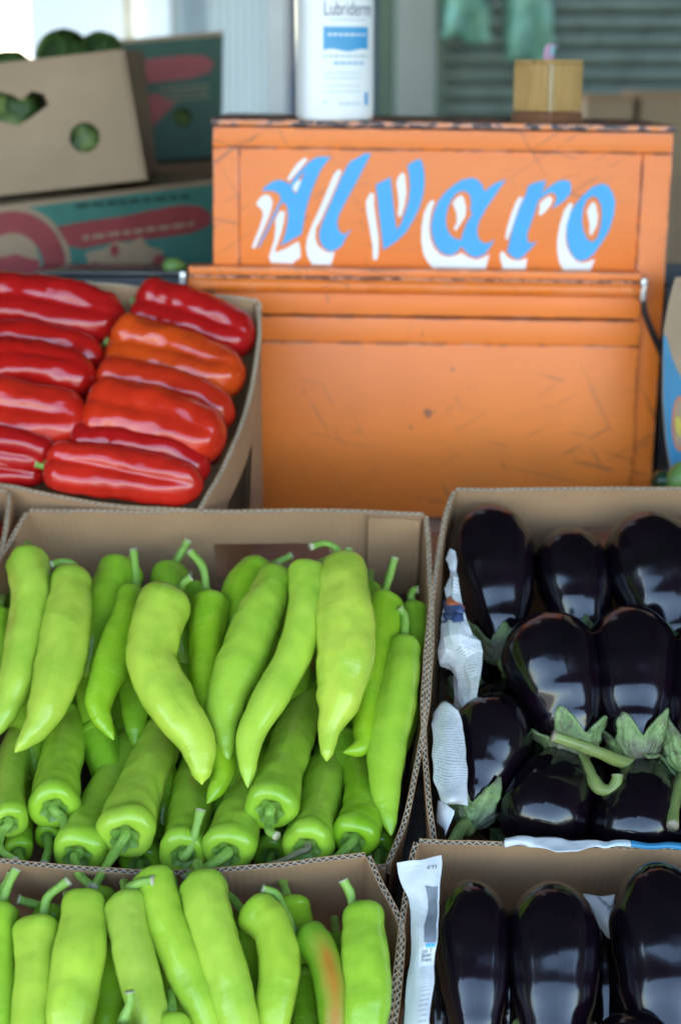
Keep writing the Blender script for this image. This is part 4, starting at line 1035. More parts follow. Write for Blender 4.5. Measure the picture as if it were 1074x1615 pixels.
c6 = ctrlpx(Lw, [[(918, 1408, -.02), (948, 1412, -.012), (985, 1408, -.012)], [(932, 1445, -.02), (955, 1448, -.01), (980, 1445, -.008)], [(955, 1478, -.024), (965, 1484, -.02), (974, 1488, -.016)]])
o, S6 = sheetmesh('newspaper_scrap', c6, 16, 14, M['news_blank'], crumple=.002, seed=13, freq=30, thick=.0003); tag(o, 'pointed newspaper corner between two eggplants of the lower crate', 'newspaper')
text_on(S6, 'mérdida', .36, .06, .045, .05, .0085, o, M['ink_news'], rot=-.9)

# ---------------------------------------------------------------- orange chest
YC = 1.93
roll = R(0.85)
bc = atY(537, 500, YC)
exb = Vector((math.cos(roll), 0, -math.sin(roll)))
BOX = Plane(Vector((0, YC, atY(537, 500, YC).z)), Vector((0, -1, 0)), exb)     # front plane of the case; n towards the camera
CH = thing('wooden_chest', 'worn orange wooden chest with the name Alvaro painted in blue', 'chest', Vector((atY(697, 800, YC).x, YC + .14, TZ)))
ezb = BOX.ey; eyb = Vector((0, 1, 0))
def bpx(px, py): return BOX.uv(BOX.at(px, py))
def board(name, x0, y0, x1, y1, front, back, mat='orange', bevel=.0016, parent=CH):
    """board on the chest front: pixel corners, from height front (towards viewer) to back"""
    (u0, w0), (u1, w1) = bpx(x0, y0), bpx(x1, y1)
    ul, ur = min(u0, u1), max(u0, u1); wl_, wh = min(w0, w1), max(w0, w1)
    c = BOX.xyz((ul + ur) / 2, (wl_ + wh) / 2, (front + back) / 2)
    return box(name, c, ((ur - ul) / 2, abs(front - back) / 2, (wh - wl_) / 2), M[mat], parent, bevel, axes=(exb, eyb, ezb))
uL, uR = bpx(336, 300)[0], bpx(1057, 300)[0]; wT = bpx(697, 196)[1]; wB = bpx(697, 818)[1]
DEP = .26
# carcass
box('side_board', BOX.xyz(uL + .006, (wT + wB) / 2, -.012 - DEP / 2), (.006, DEP / 2, (wT - wB) / 2 - .004), M['orange'], CH, .0015, axes=(exb, eyb, ezb))
box('side_board', BOX.xyz(uR - .006, (wT + wB) / 2, -.012 - DEP / 2), (.006, DEP / 2, (wT - wB) / 2 - .004), M['orange'], CH, .0015, axes=(exb, eyb, ezb))
box('back_board', BOX.xyz((uL + uR) / 2, (wT + wB) / 2, -.012 - DEP + .006), ((uR - uL) / 2 - .0125, .005, (wT - wB) / 2 - .006), M['orange'], CH, axes=(exb, eyb, ezb))
box('top_board', BOX.xyz((uL + uR) / 2, wT - .0012, -.002 - DEP / 2), ((uR - uL) / 2 + .002, DEP / 2 + .0035, .0032), M['chipped'], CH, .0012, axes=(exb, eyb, ezb))
def boardu(name, ul, ur, wl_, wh, front, back, bevel=.0016):
    return box(name, BOX.xyz((ul + ur) / 2, (wl_ + wh) / 2, (front + back) / 2), ((ur - ul) / 2, abs(front - back) / 2, (wh - wl_) / 2), M['orange'], CH, bevel, axes=(exb, eyb, ezb))
w_ = lambda py: bpx(697, py)[1]
u_ = lambda px, py=330: bpx(px, py)[0]
boardu('top_rail', uL, uR, w_(237), wT - .006, 0, -.012)
boardu('stile', uL, u_(377), w_(500), w_(237) - .0006, -.0004, -.012)
boardu('stile', u_(1009), uR, wB + .001, w_(237) - .0006, -.0004, -.012)
boardu('sign_panel', u_(377) + .0006, u_(1009) - .0006, w_(440), w_(237) - .0006, -.003, -.011, .0008)
# ledge: slanted batten with worn black top edge, round bar and rail below
boardu('ledge', u_(300, 430) , u_(1006, 440), w_(436), w_(422), .022, -.002, .002)
boardu('rail', uL + .0005, u_(1008, 480), w_(497), w_(458), .012, -.006)
boardu('door_rail', uL + .001, u_(1009, 520) - .001, w_(541), w_(501), .008, -.006)
boardu('door_panel', uL + .001, u_(1009, 520) - .001, wB + .002, w_(541) - .0006, .006, -.006, .001)
ba = BOX.xyz(u_(300, 440), w_(449) , .022); bb = BOX.xyz(u_(1004, 440), w_(449), .022)
N = 40; pts = [ba.lerp(bb, i / N) for i in range(N + 1)]
v, f, u = tube(pts, [.0085 + .0004 * mnoise.noise(p * 60) for p in pts], 14); mk('bar', v, f, M['orange'], CH, True)
# black worn strip lying along the top of the bar
v, f, u = tube([p + Vector((0, -.001, .0077)) for p in pts], [.0024 + .0009 * mnoise.noise(p * 90) for p in pts], 8); mk('edge_strip', v, f, M['chipped'], CH, True)
for (px, py, nm) in ((292, 438, 'bracket'), (1008, 455, 'bracket')):
    c = BOX.xyz(u_(px, 440), w_(449) + .001, .022)
    box(nm, c, (.0032, .010, .013), M['steel'], CH, .0012, axes=(exb, eyb, ezb))
    v, f, u = tube([c + Vector((0, -.010, .004)), c + Vector((0, -.0135, .004))], [.0034, .0026], 10); mk('screw', v, f, M['steel'], CH)
# dark stay arm on the right
sp_ = [BOX.xyz(*bpx(*p), h) for p, h in (((1009, 456), .022), ((1011, 485), .020), ((1022, 515), .016), ((1036, 545), .010), ((1050, 575), .004))]
d = catmull(sp_, 20); V, F = [], []
for i, p in enumerate(d):
    t = (d[min(i + 1, 19)] - d[max(i - 1, 0)]).normalized(); s = t.cross(Vector((0, 1, 0))).normalized(); wd = lerp(.0028, .0042, i / 19)
    V += [p - s * wd, p + s * wd, p + s * wd + Vector((0, .003, 0)), p - s * wd + Vector((0, .003, 0))]
    if i:
        a = 4 * (i - 1)
        for k in range(4): F.append((a + k, a + (k + 1) % 4, a + 4 + (k + 1) % 4, a + 4 + k))
F += [(0, 1, 2, 3), (76, 77, 78, 79)]
fixn(mk('stay_arm', V, F, M['black'], CH))
# lettering, traced outlines: (origin, white loops, blue loops)
K = 200 / 1074
LET = [
 ('A', (390, 230), [[(75,490),(110,440),(150,415),(190,425),(215,470),(205,530),(180,610),(140,700),(100,790),(65,870),(38,865),(70,780),(110,680),(135,590),(125,545),(100,520)],
   [(490,100),(510,115),(460,180),(400,250),(355,300),(340,280),(380,210),(430,145)],
   [(275,555),(320,560),(310,640),(290,730),(260,820),(235,880),(240,905),(330,870),(435,810),(450,880),(450,945),(380,1000),(200,990),(185,950),(195,905),(230,800),(240,700),(240,620)],
   [(445,285),(455,300),(430,370),(410,392),(390,370),(385,345),(415,300)]],
  [[(120,385),(165,335),(220,300),(275,288),(330,305),(365,330),(385,290),(430,230),(480,180),(530,130),(580,100),(640,90),(710,95),(660,150),(620,210),(580,300),(540,400),(510,500),(490,580),(475,660),(460,750),(400,785),(340,820),(275,855),(300,810),(325,730),(340,650),(345,570),(335,510),(310,480),(285,490),(250,570),(200,670),(150,770),(95,870),(90,850),(130,770),(190,650),(240,540),(285,450),(270,410),(230,388),(180,380)],
   [(490,210),(450,260),(410,310),(380,345),(390,385),(412,405),(440,340),(470,260)]]),
 ('l', (390, 230), [[(775,200),(800,215),(760,320),(690,480),(630,610),(580,700),(575,790),(600,850),(650,890),(690,905),(740,900),(710,1010),(550,1005),(510,940),(497,870),(510,780),(550,670),(610,540),(680,370),(735,240)]],
  [[(1050,65),(1000,160),(940,280),(880,390),(820,500),(775,590),(760,660),(775,715),(800,745),(830,748),(885,705),(835,780),(800,850),(750,885),(700,897),(650,870),(615,810),(605,750),(630,660),(680,540),(740,400),(800,260),(840,180),(875,130),(940,100),(990,65)]]),
 ('v', (570, 230), [[(75,400),(105,405),(105,500),(125,640),(145,780),(145,900),(130,970),(100,965),(95,850),(70,700),(45,560),(40,470)],
   [(345,228),(368,245),(375,330),(380,400),(365,500),(340,590),(318,610),(310,580),(318,500),(310,410),(297,310),(315,260)]],
  [[(120,330),(180,300),(245,265),(255,340),(270,480),(285,620),(298,710),(330,670),(370,560),(400,460),(410,360),(405,260),(388,170),(440,130),(495,110),(515,140),(532,220),(535,330),(520,430),(490,530),(440,630),(380,730),(310,800),(240,850),(185,885),(170,760),(150,600),(135,450)]]),
 ('a', (650, 240), [[(170,405),(190,420),(165,490),(150,560),(145,660),(155,740),(190,820),(240,870),(300,890),(360,880),(420,855),(470,890),(540,915),(600,895),(655,865),(640,920),(620,995),(180,985),(130,930),(95,860),(78,760),(80,640),(100,520),(135,440)],
   [(415,365),(435,385),(455,470),(450,540),(415,600),(370,665),(352,655),(380,590),(375,510),(343,435),(375,390)]],
  [[(500,218),(550,228),(590,270),(615,335),(650,300),(710,260),(795,230),(740,310),(680,400),(620,490),(570,580),(550,650),(555,710),(580,755),(620,775),(660,765),(700,735),(660,810),(610,870),(545,897),(490,880),(445,840),(420,800),(390,840),(340,875),(290,875),(230,840),(190,780),(165,700),(160,610),(180,510),(220,420),(280,340),(350,280),(420,235)],
   [(430,330),(380,345),(330,410),(300,480),(285,570),(295,650),(330,710),(380,740),(412,745),(430,680),(460,600),(510,520),(490,490),(500,430),(490,370),(465,340)]]),
 ('r', (780, 250), [[(210,325),(240,335),(200,430),(160,550),(115,680),(90,690),(105,590),(145,460),(180,370)],
   [(470,320),(490,345),(470,400),(430,450),(390,485),(370,470),(385,420),(380,390),(420,345)],
   [(55,790),(75,790),(110,840),(160,865),(220,865),(275,845),(260,950),(75,950),(55,880),(45,830)]],
  [[(285,230),(350,200),(435,185),(415,260),(400,300),(450,250),(520,200),(580,182),(635,190),(650,240),(640,300),(600,350),(550,390),(480,430),(510,385),(525,340),(510,300),(470,290),(420,320),(370,360),(340,460),(305,560),(275,640),(280,700),(310,720),(360,705),(310,760),(250,825),(200,858),(150,840),(105,790),(130,680),(170,530),(220,400),(260,310)]]),
 ('o', (780, 250), [[(635,380),(665,385),(640,460),(610,560),(600,660),(610,740),(640,810),(690,870),(740,885),(800,875),(850,850),(830,900),(805,958),(590,955),(550,890),(532,800),(530,700),(550,570),(590,440)],
   [(835,368),(855,390),(875,490),(865,570),(820,655),(803,640),(805,560),(783,450),(805,400)]],
  [[(910,212),(960,230),(1000,290),(1020,370),(1010,480),(970,610),(910,710),(840,810),(780,860),(720,872),(670,840),(630,770),(610,680),(612,570),(640,460),(690,380),(760,300),(830,240)],
   [(830,318),(870,335),(900,400),(908,480),(895,580),(870,670),(830,708),(790,690),(755,620),(740,540),(750,430),(780,350)]])]
for (chn, (ox, oy), wh, bl) in LET:
    conv = lambda lp: [(ox + x * K, oy + y * K) for x, y in lp]
    lt = plate('painted_letter', BOX, [conv(q) for q in bl], .0008, M['blue_letter'], CH, h=-.0018)
    for q in wh: plate('letter_shadow', BOX, [conv(q)], .0006, M['white_letter'], lt, h=-.0022)

# lotion bottle on the chest
ztop = BOX.xyz(u_(528), wT + .0022, 0)
bq = atY(528, 186, YC + .035); bz = BOX.xyz(u_(528), wT + .0022, 0).z
BT = thing('lotion_bottle', 'white lotion bottle with blue label standing on the orange chest', 'bottle', Vector((bq.x, YC + .04, bz)))
byaw = R(24); bex = Vector((math.cos(byaw), math.sin(byaw), 0)); bey = Vector((-math.sin(byaw), math.cos(byaw), 0))
ba_, bb_ = .0462, .029
bo = Vector((bq.x, YC + .04, bz))
def belly(z):                                    # half size factor by height
    if z < .006: return .93 + .07 * math.sin(z / .006 * math.pi / 2)
    if z < .165: return 1.0
    t = min(1, (z - .165) / .030); return 1 - .66 * t * t * (3 - 2 * t)
def sup(a, n=2.7):
    c, s = math.cos(a), math.sin(a); return (math.copysign(abs(c) ** (2 / n), c), math.copysign(abs(s) ** (2 / n), s))
V, F = [], []; zs = [0, .001, .003, .006, .03, .08, .12, .165, .172, .18, .187, .195, .21]; n = 48
for z in zs:
    k = belly(z)
    for i in range(n):
        c, s = sup(2 * math.pi * i / n); V.append(bo + bex * (c * ba_ * k) + bey * (s * bb_ * (k if k > .9 else k * 1.3)) + Vector((0, 0, z)))
for j in range(len(zs) - 1):
    for i in range(n): F.append((j * n + i, j * n + (i + 1) % n, (j + 1) * n + (i + 1) % n, (j + 1) * n + i))
F += [tuple(range(n))[::-1], tuple((len(zs) - 1) * n + i for i in range(n))]
mk('body', V, F, M['bottle'], BT, True)
v, f, u = tube([bo + Vector((0, 0, z)) for z in (.2102, .225, .2255, .240)], [.013, .013, .006, .006], 16); mk('pump_collar', v, f, M['bottle'], BT, True)
v, f, u = tube([bo + Vector((0, 0, .2405)) - bex * .01, bo + Vector((0, 0, .246)) + bex * .01, bo + Vector((0, 0, .243)) + bex * .04], [.008, .009, .005], 12); mk('pump_spout', v, f, M['bottle'], BT, True)
def onbottle(x, z, lift=.0004):
    q = max(-.999, min(.999, x / ba_)); y = -bb_ * (1 - abs(q) ** 2.7) ** (1 / 2.7)
    return bo + bex * x + bey * (y - lift) + Vector((0, 0, z))
pxz = lambda py: atY(528, py, YC + .012).z - bz
def bwrap(name, v2, f, mat, lift=.0004, parent=BT): return mk(name, [onbottle(p[0], p[1], lift) for p in v2], f, mat, parent)
def bstrip(name, xa, xb, za, zb, mat, wave=0, lift=.0004, parent=BT):
    v2, f = [], []; n = 16
    for i in range(n + 1):
        x = lerp(xa, xb, i / n); v2 += [(x, zb), (x, za + wave * math.sin(i / n * 9))]
        if i: f.append((2 * i - 2, 2 * i - 1, 2 * i + 1, 2 * i))
    return bwrap(name, v2, f, mat, lift, parent)
lx0, lx1 = -.026, .030
tv, tf = text2d('Lubriderm', .0148)
wv = max(p.x for p in tv); bwrap('brand_lettering', [(lx0 + p.x / wv * (lx1 - lx0 + .004), pxz(24) + p.y * 1.5) for p in tv], tf, M['ink_navy'])
bstrip('label_line', lx0 + .008, lx1 - .004, pxz(31.5), pxz(30), M['ink_grey'])
lb = bstrip('label_band', lx0, lx1, pxz(79), pxz(42), M['ink_blue'], .0014)
rnd = random.Random(3)
def words(py, x0, x1, hgt, mat, lift=.0004):
    x = x0
    while x < x1:
        L_ = rnd.uniform(.003, .008); bstrip('small_print', x, min(x + L_, x1), pxz(py), pxz(py) + hgt, mat, 0, lift); x += L_ + .0016
words(56, lx0 + .005, lx1 - .003, .0022, M['bottle'], .0008)
words(90, lx0, lx1, .0022, M['ink_grey']); words(101, lx0 + .012, lx1 - .006, .0022, M['ink_blue'])
for py in (116, 124, 136, 145): words(py, lx0 + .001, lx1 - .011, .0011, M['ink_grey'])
words(165, lx0 + .018, lx1 - .01, .0020, M['ink_grey']); words(162, lx0, lx0 + .004, .002, M['ink_grey'])
bstrip('label_mark', lx1 - .0045, lx1, pxz(166), pxz(146), M['ink_blue'])

# small wooden box with a note in its slot
wq = atY(864, 185, YC + .06); wz = BOX.xyz(u_(864), wT + .0022, 0).z
WB = thing('wooden_box', 'small varnished wooden box on the right of the orange chest top', 'box', Vector((wq.x, YC + .07, wz)))
yw = R(43); w1 = Vector((math.cos(yw), math.sin(yw), 0)); w2 = Vector((-math.sin(yw), math.cos(yw), 0)); wo = Vector((wq.x, YC + .07, wz)); Zv = Vector((0, 0, 1))
hw = .0285
for (cx, cy, hx, hy, mt) in ((0, -hw + .003, hw, .003, 'wood_box'), (0, hw - .003, hw, .003, 'wood_box'), (-hw + .003, 0, .003, hw - .0062, 'wood_box'), (hw - .003, 0, .003, hw - .0062, 'wood_box')):
    box('side_board', wo + w1 * cx + w2 * cy + Zv * (.0125 + .027), (hx, hy, .0268), M[mt], WB, .0012, axes=(w1, w2, Zv))
box('base', wo + Zv * .006, (hw + .001, hw + .001, .006), M['wood_dark'], WB, .001, axes=(w1, w2, Zv))
for s in (-1, 1): box('lid', wo + Zv * .0688 + w2 * (s * .0155), (hw, .0130, .0022), M['wood_box'], WB, .001, axes=(w1, w2, Zv))
ce = wo - w1 * hw - w2 * hw + Zv * (.0125 + .027)
box('corner_post', ce + (w1 + w2) * .0005, (.0022, .0022, .0265), M['wood_pale'], WB, .0008, axes=(w1, w2, Zv))
nb = wo + Zv * .0655
c7 = [[nb + w1 * a + Zv * z + w2 * (.002 * math.sin(a * 200)) for a in (-.011, 0, .011)] for z in (0, .012)] + [[nb + w1 * (a + .002) + Zv * (.024 - abs(a) * .4) for a in (-.008, 0, .009)], [nb + w1 * (a + .006) + Zv * (.021 - a * .2) - w2 * .004 for a in (-.006, 0, .009)]]
o, S7 = sheetmesh('paper_note', c7, 8, 14, M['pink'], thick=.0004); tag(o, 'pink and pale blue paper note sticking out of the small wooden box', 'note')
patch(S7, .55, .98, .30, .72, M['skyblue_paper'], o, 'blue_patch', 5)

# ---------------------------------------------------------------- cartons at the back left
def vplane(pa, Ya, pb, Yb, py=200):
    a = atY(pa, py, Ya); b = atY(pb, py, Yb); ex = Vector((b.x - a.x, b.y - a.y, 0)).normalized(); n = Vector((ex.y, -ex.x, 0))
    return Plane(a, n, ex)
def carton_body(root, plane, loop_px, holes, depth, mat, th=.005, side_mat=None, open_top=True):
    """front panel with real holes, two sides, back and bottom boards"""
    plate('front_panel', plane, [loop_px] + holes, th, mat, root)
    P = [plane.at(*p) for p in loop_px]           # tl, tr, br, bl
    sm = side_mat or mat
    for nm, (a, b) in (('side_panel', (P[1], P[2])), ('side_panel', (P[3], P[0])), ('bottom_panel', (P[2], P[3])), ('top_flap', (P[0], P[1])) if not open_top else (None, (0, 0))):
        if nm is None: continue
        cen = sum(P, Vector()) / 4; inn = (cen - (a + b) / 2).normalized() * th
        q0, q1 = -plane.n * (th + .0002), -plane.n * depth
        v = [a + q0, b + q0, b + q1, a + q1, a + q0 + inn, b + q0 + inn, b + q1 + inn, a + q1 + inn]
        fixn(mk(nm, v, [(0, 1, 2, 3), (4, 5, 6, 7), (0, 1, 5, 4), (1, 2, 6, 5), (2, 3, 7, 6), (3, 0, 4, 7)], sm, root))
    q = -plane.n * (depth + .0005); q2 = -plane.n * (depth + th)
    v = [p + q for p in P] + [p + q2 for p in P]
    fixn(mk('back_panel', v, [(0, 1, 2, 3), (4, 5, 6, 7), (0, 1, 5, 4), (1, 2, 6, 5), (2, 3, 7, 6), (3, 0, 4, 7)], mat, root))
GB = 'cartons stacked at the back left'
# lower printed carton
PLc = vplane(-150, 2.12, 335, 2.36)
def zpx(plane, px, Z):                             # pixel row of height Z on a vertical plane at column px
    lo, hi = -500, 3000
    for _ in range(50):
        m = (lo + hi) / 2
        if plane.at(px, m).z > Z: lo = m
        else: hi = m
    return lo
root = thing('produce_carton', 'long kraft carton with red and green print under the kraft crate', 'carton', PLc.at(100, zpx(PLc, 100, TZ + .002)), GB)
lowb = [(-200, 350), (345, 282), (345, zpx(PLc, 345, TZ + .001)), (-200, zpx(PLc, -200, TZ + .001))]
carton_body(root, PLc, lowb, [], .30, M['card_pale'], open_top=False)
plate('green_print', PLc, [[(45, 327), (120, 317), (230, 303), (343, 290), (343, 470), (90, 500), (60, 400)]], .0006, M['print_green'], root, h=.0009)
plate('round_print', PLc, [circle(20, 418, 92, 94, 40), circle(20, 418, 84, 86, 40)], .0006, M['card_pale'], root, h=.0016)
plate('round_print', PLc, [circle(20, 418, 83, 85, 40), circle(20, 425, 50, 58, 40)], .0006, M['print_red'], root, h=.0019)
plate('round_print', PLc, [[(-22, 440), (-10, 408), (10, 404), (25, 400), (42, 406), (62, 410), (66, 470), (-30, 470)]], .0006, M['print_red'], root, h=.0012)
plate('round_print', PLc, [circle(20, 425, 49, 57, 40)], .0004, M['card_pale'], root, h=.0007)
plate('banner_print', PLc, [[(88, 358), (130, 350), (200, 340), (240, 331), (285, 323), (315, 325), (333, 338), (330, 355), (300, 368), (250, 375), (180, 382), (130, 392), (108, 388)]], .0006, M['print_red'], root, h=.0016)
plate('fruit_print', PLc, [[(120, 440), (140, 420), (135, 398), (165, 392), (182, 380), (205, 385), (222, 372), (232, 388), (255, 395), (258, 410), (275, 408), (262, 430), (240, 445), (200, 460), (150, 462)]], .0006, M['card_pale'], root, h=.0022)
for (cx, cy, rr) in ((150, 425, 9), (250, 415, 10), (180, 395, 7), (215, 440, 8)): plate('fruit_print', PLc, [circle(cx, cy, rr, rr * 1.4, 12)], .0005, M['print_red'], root, h=.0027)
for k, (x0_, x1_, y0_, y1_) in enumerate(((120, 300, 322, 306), (130, 300, 372, 350))):
    x = x0_
    rr = random.Random(k)
    while x < x1_:
        L_ = rr.uniform(8, 22); t0 = (x - x0_) / (x1_ - x0_); yb_ = lerp(y0_, y1_, t0)
        plate('carton_lettering', PLc, [[(x, yb_), (x + L_, yb_ - L_ * .1), (x + L_, yb_ - L_ * .1 + 6), (x, yb_ + 6)]], .0004, M['card_pale'] if k else M['print_dark'], root, h=.0024); x += L_ + 5
# kraft crate on top
PK = vplane(-150, 2.22, 225, 2.25)
kt = [(-200, 122), (190, 78), (226, 284), (-200, 331)]
root = thing('produce_carton', 'plain kraft crate with round and kite shaped hand holes, cabbages inside', 'carton', PK.at(20, 306), GB)
kite = [(-60, 175), (-42, 150), (-10, 142), (20, 150), (35, 158), (50, 144), (70, 148), (77, 165), (55, 182), (30, 198), (5, 192), (-30, 188)]
carton_body(root, PK, kt, [kite, circle(134, 217, 24, 24, 24)], .27, M['card_pale'], th=.006)
# folded flap along the right side
a, b = PK.at(190, 78), PK.at(226, 284)
o_ = -PK.n * .05 + PK.ex * .03
v = [a + PK.ex * .001, b + PK.ex * .001, b + PK.ex * .012 - PK.n * .22, a + PK.ex * .022 - PK.n * .22]; v += [p + PK.ex * .004 for p in v]
fixn(mk('corner_flap', v, [(0, 1, 2, 3), (4, 5, 6, 7), (0, 1, 5, 4), (1, 2, 6, 5), (2, 3, 7, 6), (3, 0, 4, 7)], M['card_pale'], root))
# dark green printed carton behind
PG = vplane(180, 2.62, 352, 2.66)
gt = [(150, 72), (352, 55), (350, 246), (150, 262)]
root = thing('produce_carton', 'dark green printed carton behind the kraft crate with red oval print', 'carton', PG.at(250, 255), GB)
carton_body(root, PG, gt, [circle(288, 186, 15, 16, 20)], .28, M['print_deep'], side_mat=M['print_dark'])
plate('oval_print', PG, [[(200, 98), (240, 93), (290, 87), (325, 88), (338, 100), (330, 115), (300, 124), (240, 131), (200, 134)]], .0008, M['print_red'], root, h=.001)
plate('fruit_print', PG, [[(215, 160), (245, 147), (262, 156), (278, 160), (262, 178), (240, 200), (215, 205)]], .0008, M['print_red'], root, h=.001)
for k in range(3): plate('carton_lettering', PG, [[(250 + k * 5, 140 + k * 9), (330, 133 + k * 9), (330, 135 + k * 9), (250 + k * 5, 142 + k * 9)]], .0005, M['card_pale'], root, h=.001)
plate('rim_strip', PG, [[(150, 66), (352, 49), (352, 56), (150, 73)]], .006, M['card_pale'], root, h=.0022)
# stacked flat below it
PS = vplane(180, 2.58, 352, 2.62)
root = thing('produce_carton', 'brown carton in shadow under the dark green printed carton', 'carton', PS.at(250, zpx(PS, 250, TZ + .001)), GB)
bl_ = zpx(PS, 250, TZ + .001)
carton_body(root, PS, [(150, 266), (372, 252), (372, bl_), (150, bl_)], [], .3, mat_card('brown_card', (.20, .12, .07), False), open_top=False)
# cabbages
def cabbage(label, c, r, seed):
    t = thing('cabbage', label, 'cabbage', c - Vector((0, 0, r)), 'cabbages in the back cartons'); rnd = random.Random(seed)
    bm = bmesh.new(); bmesh.ops.create_icosphere(bm, subdivisions=3, radius=r * .88)
    V = [c + v.co * (1 + .28 * mnoise.noise(v.co * 45 + Vector((seed, 0, 0))) + .15 * mnoise.noise(v.co * 110 + Vector((seed, 0, 0)))) for v in bm.verts]; F = [tuple(v.index for v in f.verts) for f in bm.faces]; bm.free()
    mk('head', V, F, M['leaf'], t, True)
    for k in range(9):
        d = Vector((rnd.gauss(0, 1), rnd.gauss(0, 1), rnd.gauss(.5, 1))).normalized(); s = d.orthogonal().normalized(); w = d.cross(s)
        V, F = [], []; n = 8
        for j in range(n + 1):
            for i in range(n + 1):
                a = (i / n - .5) * 2; b = (j / n - .5) * 2
                q = (d + s * a * .8 + w * b * .8).normalized(); e = max(abs(a), abs(b))
                V.append(c + q * r * (.93 + .22 * max(0, e - .5) + .16 * e * mnoise.noise(Vector((a * 4, b * 4, seed + k)))))
        for j in range(n):
            for i in range(n): a = j * (n + 1) + i; F.append((a, a + 1, a + n + 2, a + n + 1))
        mk('leaf', V, F, M['leaf'], t, True)
for k, (px, py, h, r, lab) in enumerate(((102, 92, -.10, .038, 'cabbage rising above the rim of the kraft crate at its middle'), (160, 92, -.11, .035, 'cabbage rising above the kraft crate rim beside the dark green carton'),
        (12, 122, -.10, .038, 'cabbage level with the crate rim at the left frame edge'), (134, 215, -.06, .05, 'cabbage seen through the round hole of the kraft crate'), (20, 190, -.065, .055, 'cabbage seen through the kite shaped hole of the kraft crate'),
        (-50, 200, -.07, .055, 'cabbage at the left end inside the kraft crate'))):
    cabbage(lab, PK.at(px, py, h), r, k + 1)
cabbage('cabbage inside the dark green printed carton', PG.at(288, 190, -.07), .05, 20)

# black tray with avocados between the red crate and the printed carton
root = thing('plastic_tray', 'black plastic tray with shiny rim behind the red pepper crate', 'tray', Vector((atY(230, 440, 1.99).x, 2.0, TZ)))
trc = atY(190, 440, 1.99); tzt = atY(230, 437, 1.99).z
box('body', (trc.x, 2.035, (TZ + tzt) / 2), (.10, .040, (tzt - TZ) / 2), M['black'], root, .004)
box('rim', (trc.x, 2.035, tzt + .003), (.106, .046, .0028), mat_paint('glossy_black', (.03, .03, .035), .15), root, .001)
def ovoid(name, label, c, r, ax_, mat, cat, group=None):
    bm = bmesh.new(); bmesh.ops.create_uvsphere(bm, u_segments=20, v_segments=14, radius=1); V = []
    a = ax_.normalized(); s = a.orthogonal().normalized(); w = a.cross(s)
    for v in bm.verts:
        k = 1 - .22 * v.co.z; V.append(c + (s * v.co.x * k + w * v.co.y * k + a * v.co.z * 1.35) * r * (1 + .03 * mnoise.noise(v.co * 3)))
    F = [tuple(v.index for v in f.verts) for f in bm.faces]; bm.free()
    o = mk(name, V, F, mat, None, True); tag(o, label, cat, group); return o
ovoid('avocado', 'green avocado on the black tray beside the chest bar', Vector((atY(272, 438, 2.0).x, 2.03, tzt + .008)), .011, Vector((1, .2, 0)), M['lime'], 'avocado')

# blue printed carton at the right edge and two vegetables under it
PB = vplane(1043, 1.84, 1300, 1.76, 600)
root = thing('produce_carton', 'kraft carton with blue print at the right frame edge beside the chest', 'carton', PB.at(1100, 745))
out = [(1064, 438), (1054, 475), (1046, 520), (1044, 570), (1044, 630), (1048, 690), (1056, 742), (1330, 770), (1330, 415)]
plate('front_panel', PB, [out], .006, M['card_pale'], root)
P = [PB.at(*p) for p in out]; V = [p - PB.n * .0062 for p in P] + [p - PB.n * .10 + PB.ex * .035 for p in P]; n = len(P)
fixn(mk('side_panel', V, [(i, (i + 1) % n, n + (i + 1) % n, n + i) for i in range(n)] + [tuple(range(n, 2 * n))], M['card_pale'], root))
plate('blue_print', PB, [[(1046, 528), (1051, 532), (1058, 560), (1068, 585), (1085, 615), (1130, 650), (1325, 690), (1325, 764), (1058, 739), (1050, 690), (1046, 630), (1046, 570)], circle(1072, 668, 13, 44, 24)], .0006, M['print_blue'], root, h=.0008)
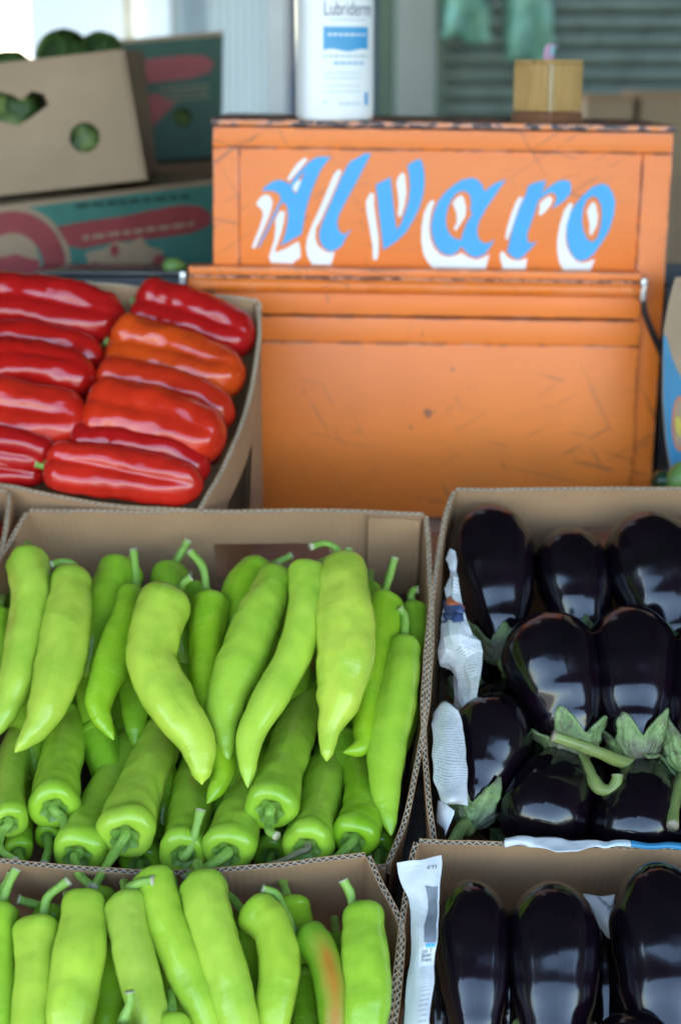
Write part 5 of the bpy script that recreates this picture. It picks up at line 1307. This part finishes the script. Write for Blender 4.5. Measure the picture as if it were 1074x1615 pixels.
plate('oval_print', PB, [circle(1072, 668, 12.5, 43, 24), circle(1072, 668, 10, 39, 24)], .0006, M['print_orange'], root, h=.0009)
plate('oval_print', PB, [[(1064, 660), (1070, 655), (1076, 670), (1072, 690), (1066, 680)]], .0006, M['print_yellow'], root, h=.0009)
dk = thing('dark_filler_crate', 'made-up dark crate that darkens the gap between the chest and the blue printed carton', 'crate', Vector((atY(1150, 700, 2.02).x, 2.1, TZ)))  # added to keep the bright background out of this gap
xa_, xb_ = uR + .006, uR + .36
box('back_wall', ((xa_ + xb_) / 2, 2.20, TZ + .14), ((xb_ - xa_) / 2, .004, .138), M['black'], dk, .001)
box('front_wall', ((xa_ + xb_) / 2, 1.955, TZ + .14), ((xb_ - xa_) / 2, .004, .138), M['black'], dk, .001)
for xx in (xa_ + .004, xb_ - .004): box('end_wall', (xx, 2.078, TZ + .14), (.004, .116, .138), M['black'], dk, .001)
tag(box('wooden_block', PB.at(1180, 800) + Vector((0, .02, -.012)), (.10, .05, .02), M['wood_grey'], bevel=.002), 'weathered wooden block under the blue printed carton', 'block')
ovoid('avocado', 'dark green avocado below the blue carton at the right frame edge', atY(1050, 757, 1.80), .0125, Vector((1, .3, .1)), M['avocado'], 'avocado')
ovoid('tomatillo', 'pale green tomatillo beside the dark avocado at the right frame edge', atY(1070, 752, 1.79), .0135, Vector((.3, .2, 1)), M['lime'], 'tomatillo')
# cartons low behind the chest at the right
for (xa, xb, ya, lab) in ((925, 1000, 152, 'brown carton far behind the chest, right of the small wooden box'), (1010, 1110, 146, 'brown carton far behind the chest at the right frame edge')):
    a = atY(xa, ya, 3.4); b = atY(xb, ya, 3.4)
    t = thing('brown_carton', lab, 'carton', Vector(((a.x + b.x) / 2, 3.5, 0)), 'cartons before the shutter')
    box('body', ((a.x + b.x) / 2, 3.5, a.z / 2 - .004), ((b.x - a.x) / 2, .1, a.z / 2 - .004), M['card_pale'], t, .003)
    box('lid', ((a.x + b.x) / 2, 3.5, a.z - .003), ((b.x - a.x) / 2 + .004, .104, .0045), M['card'], t, .001)
bpy.context.view_layer.update()
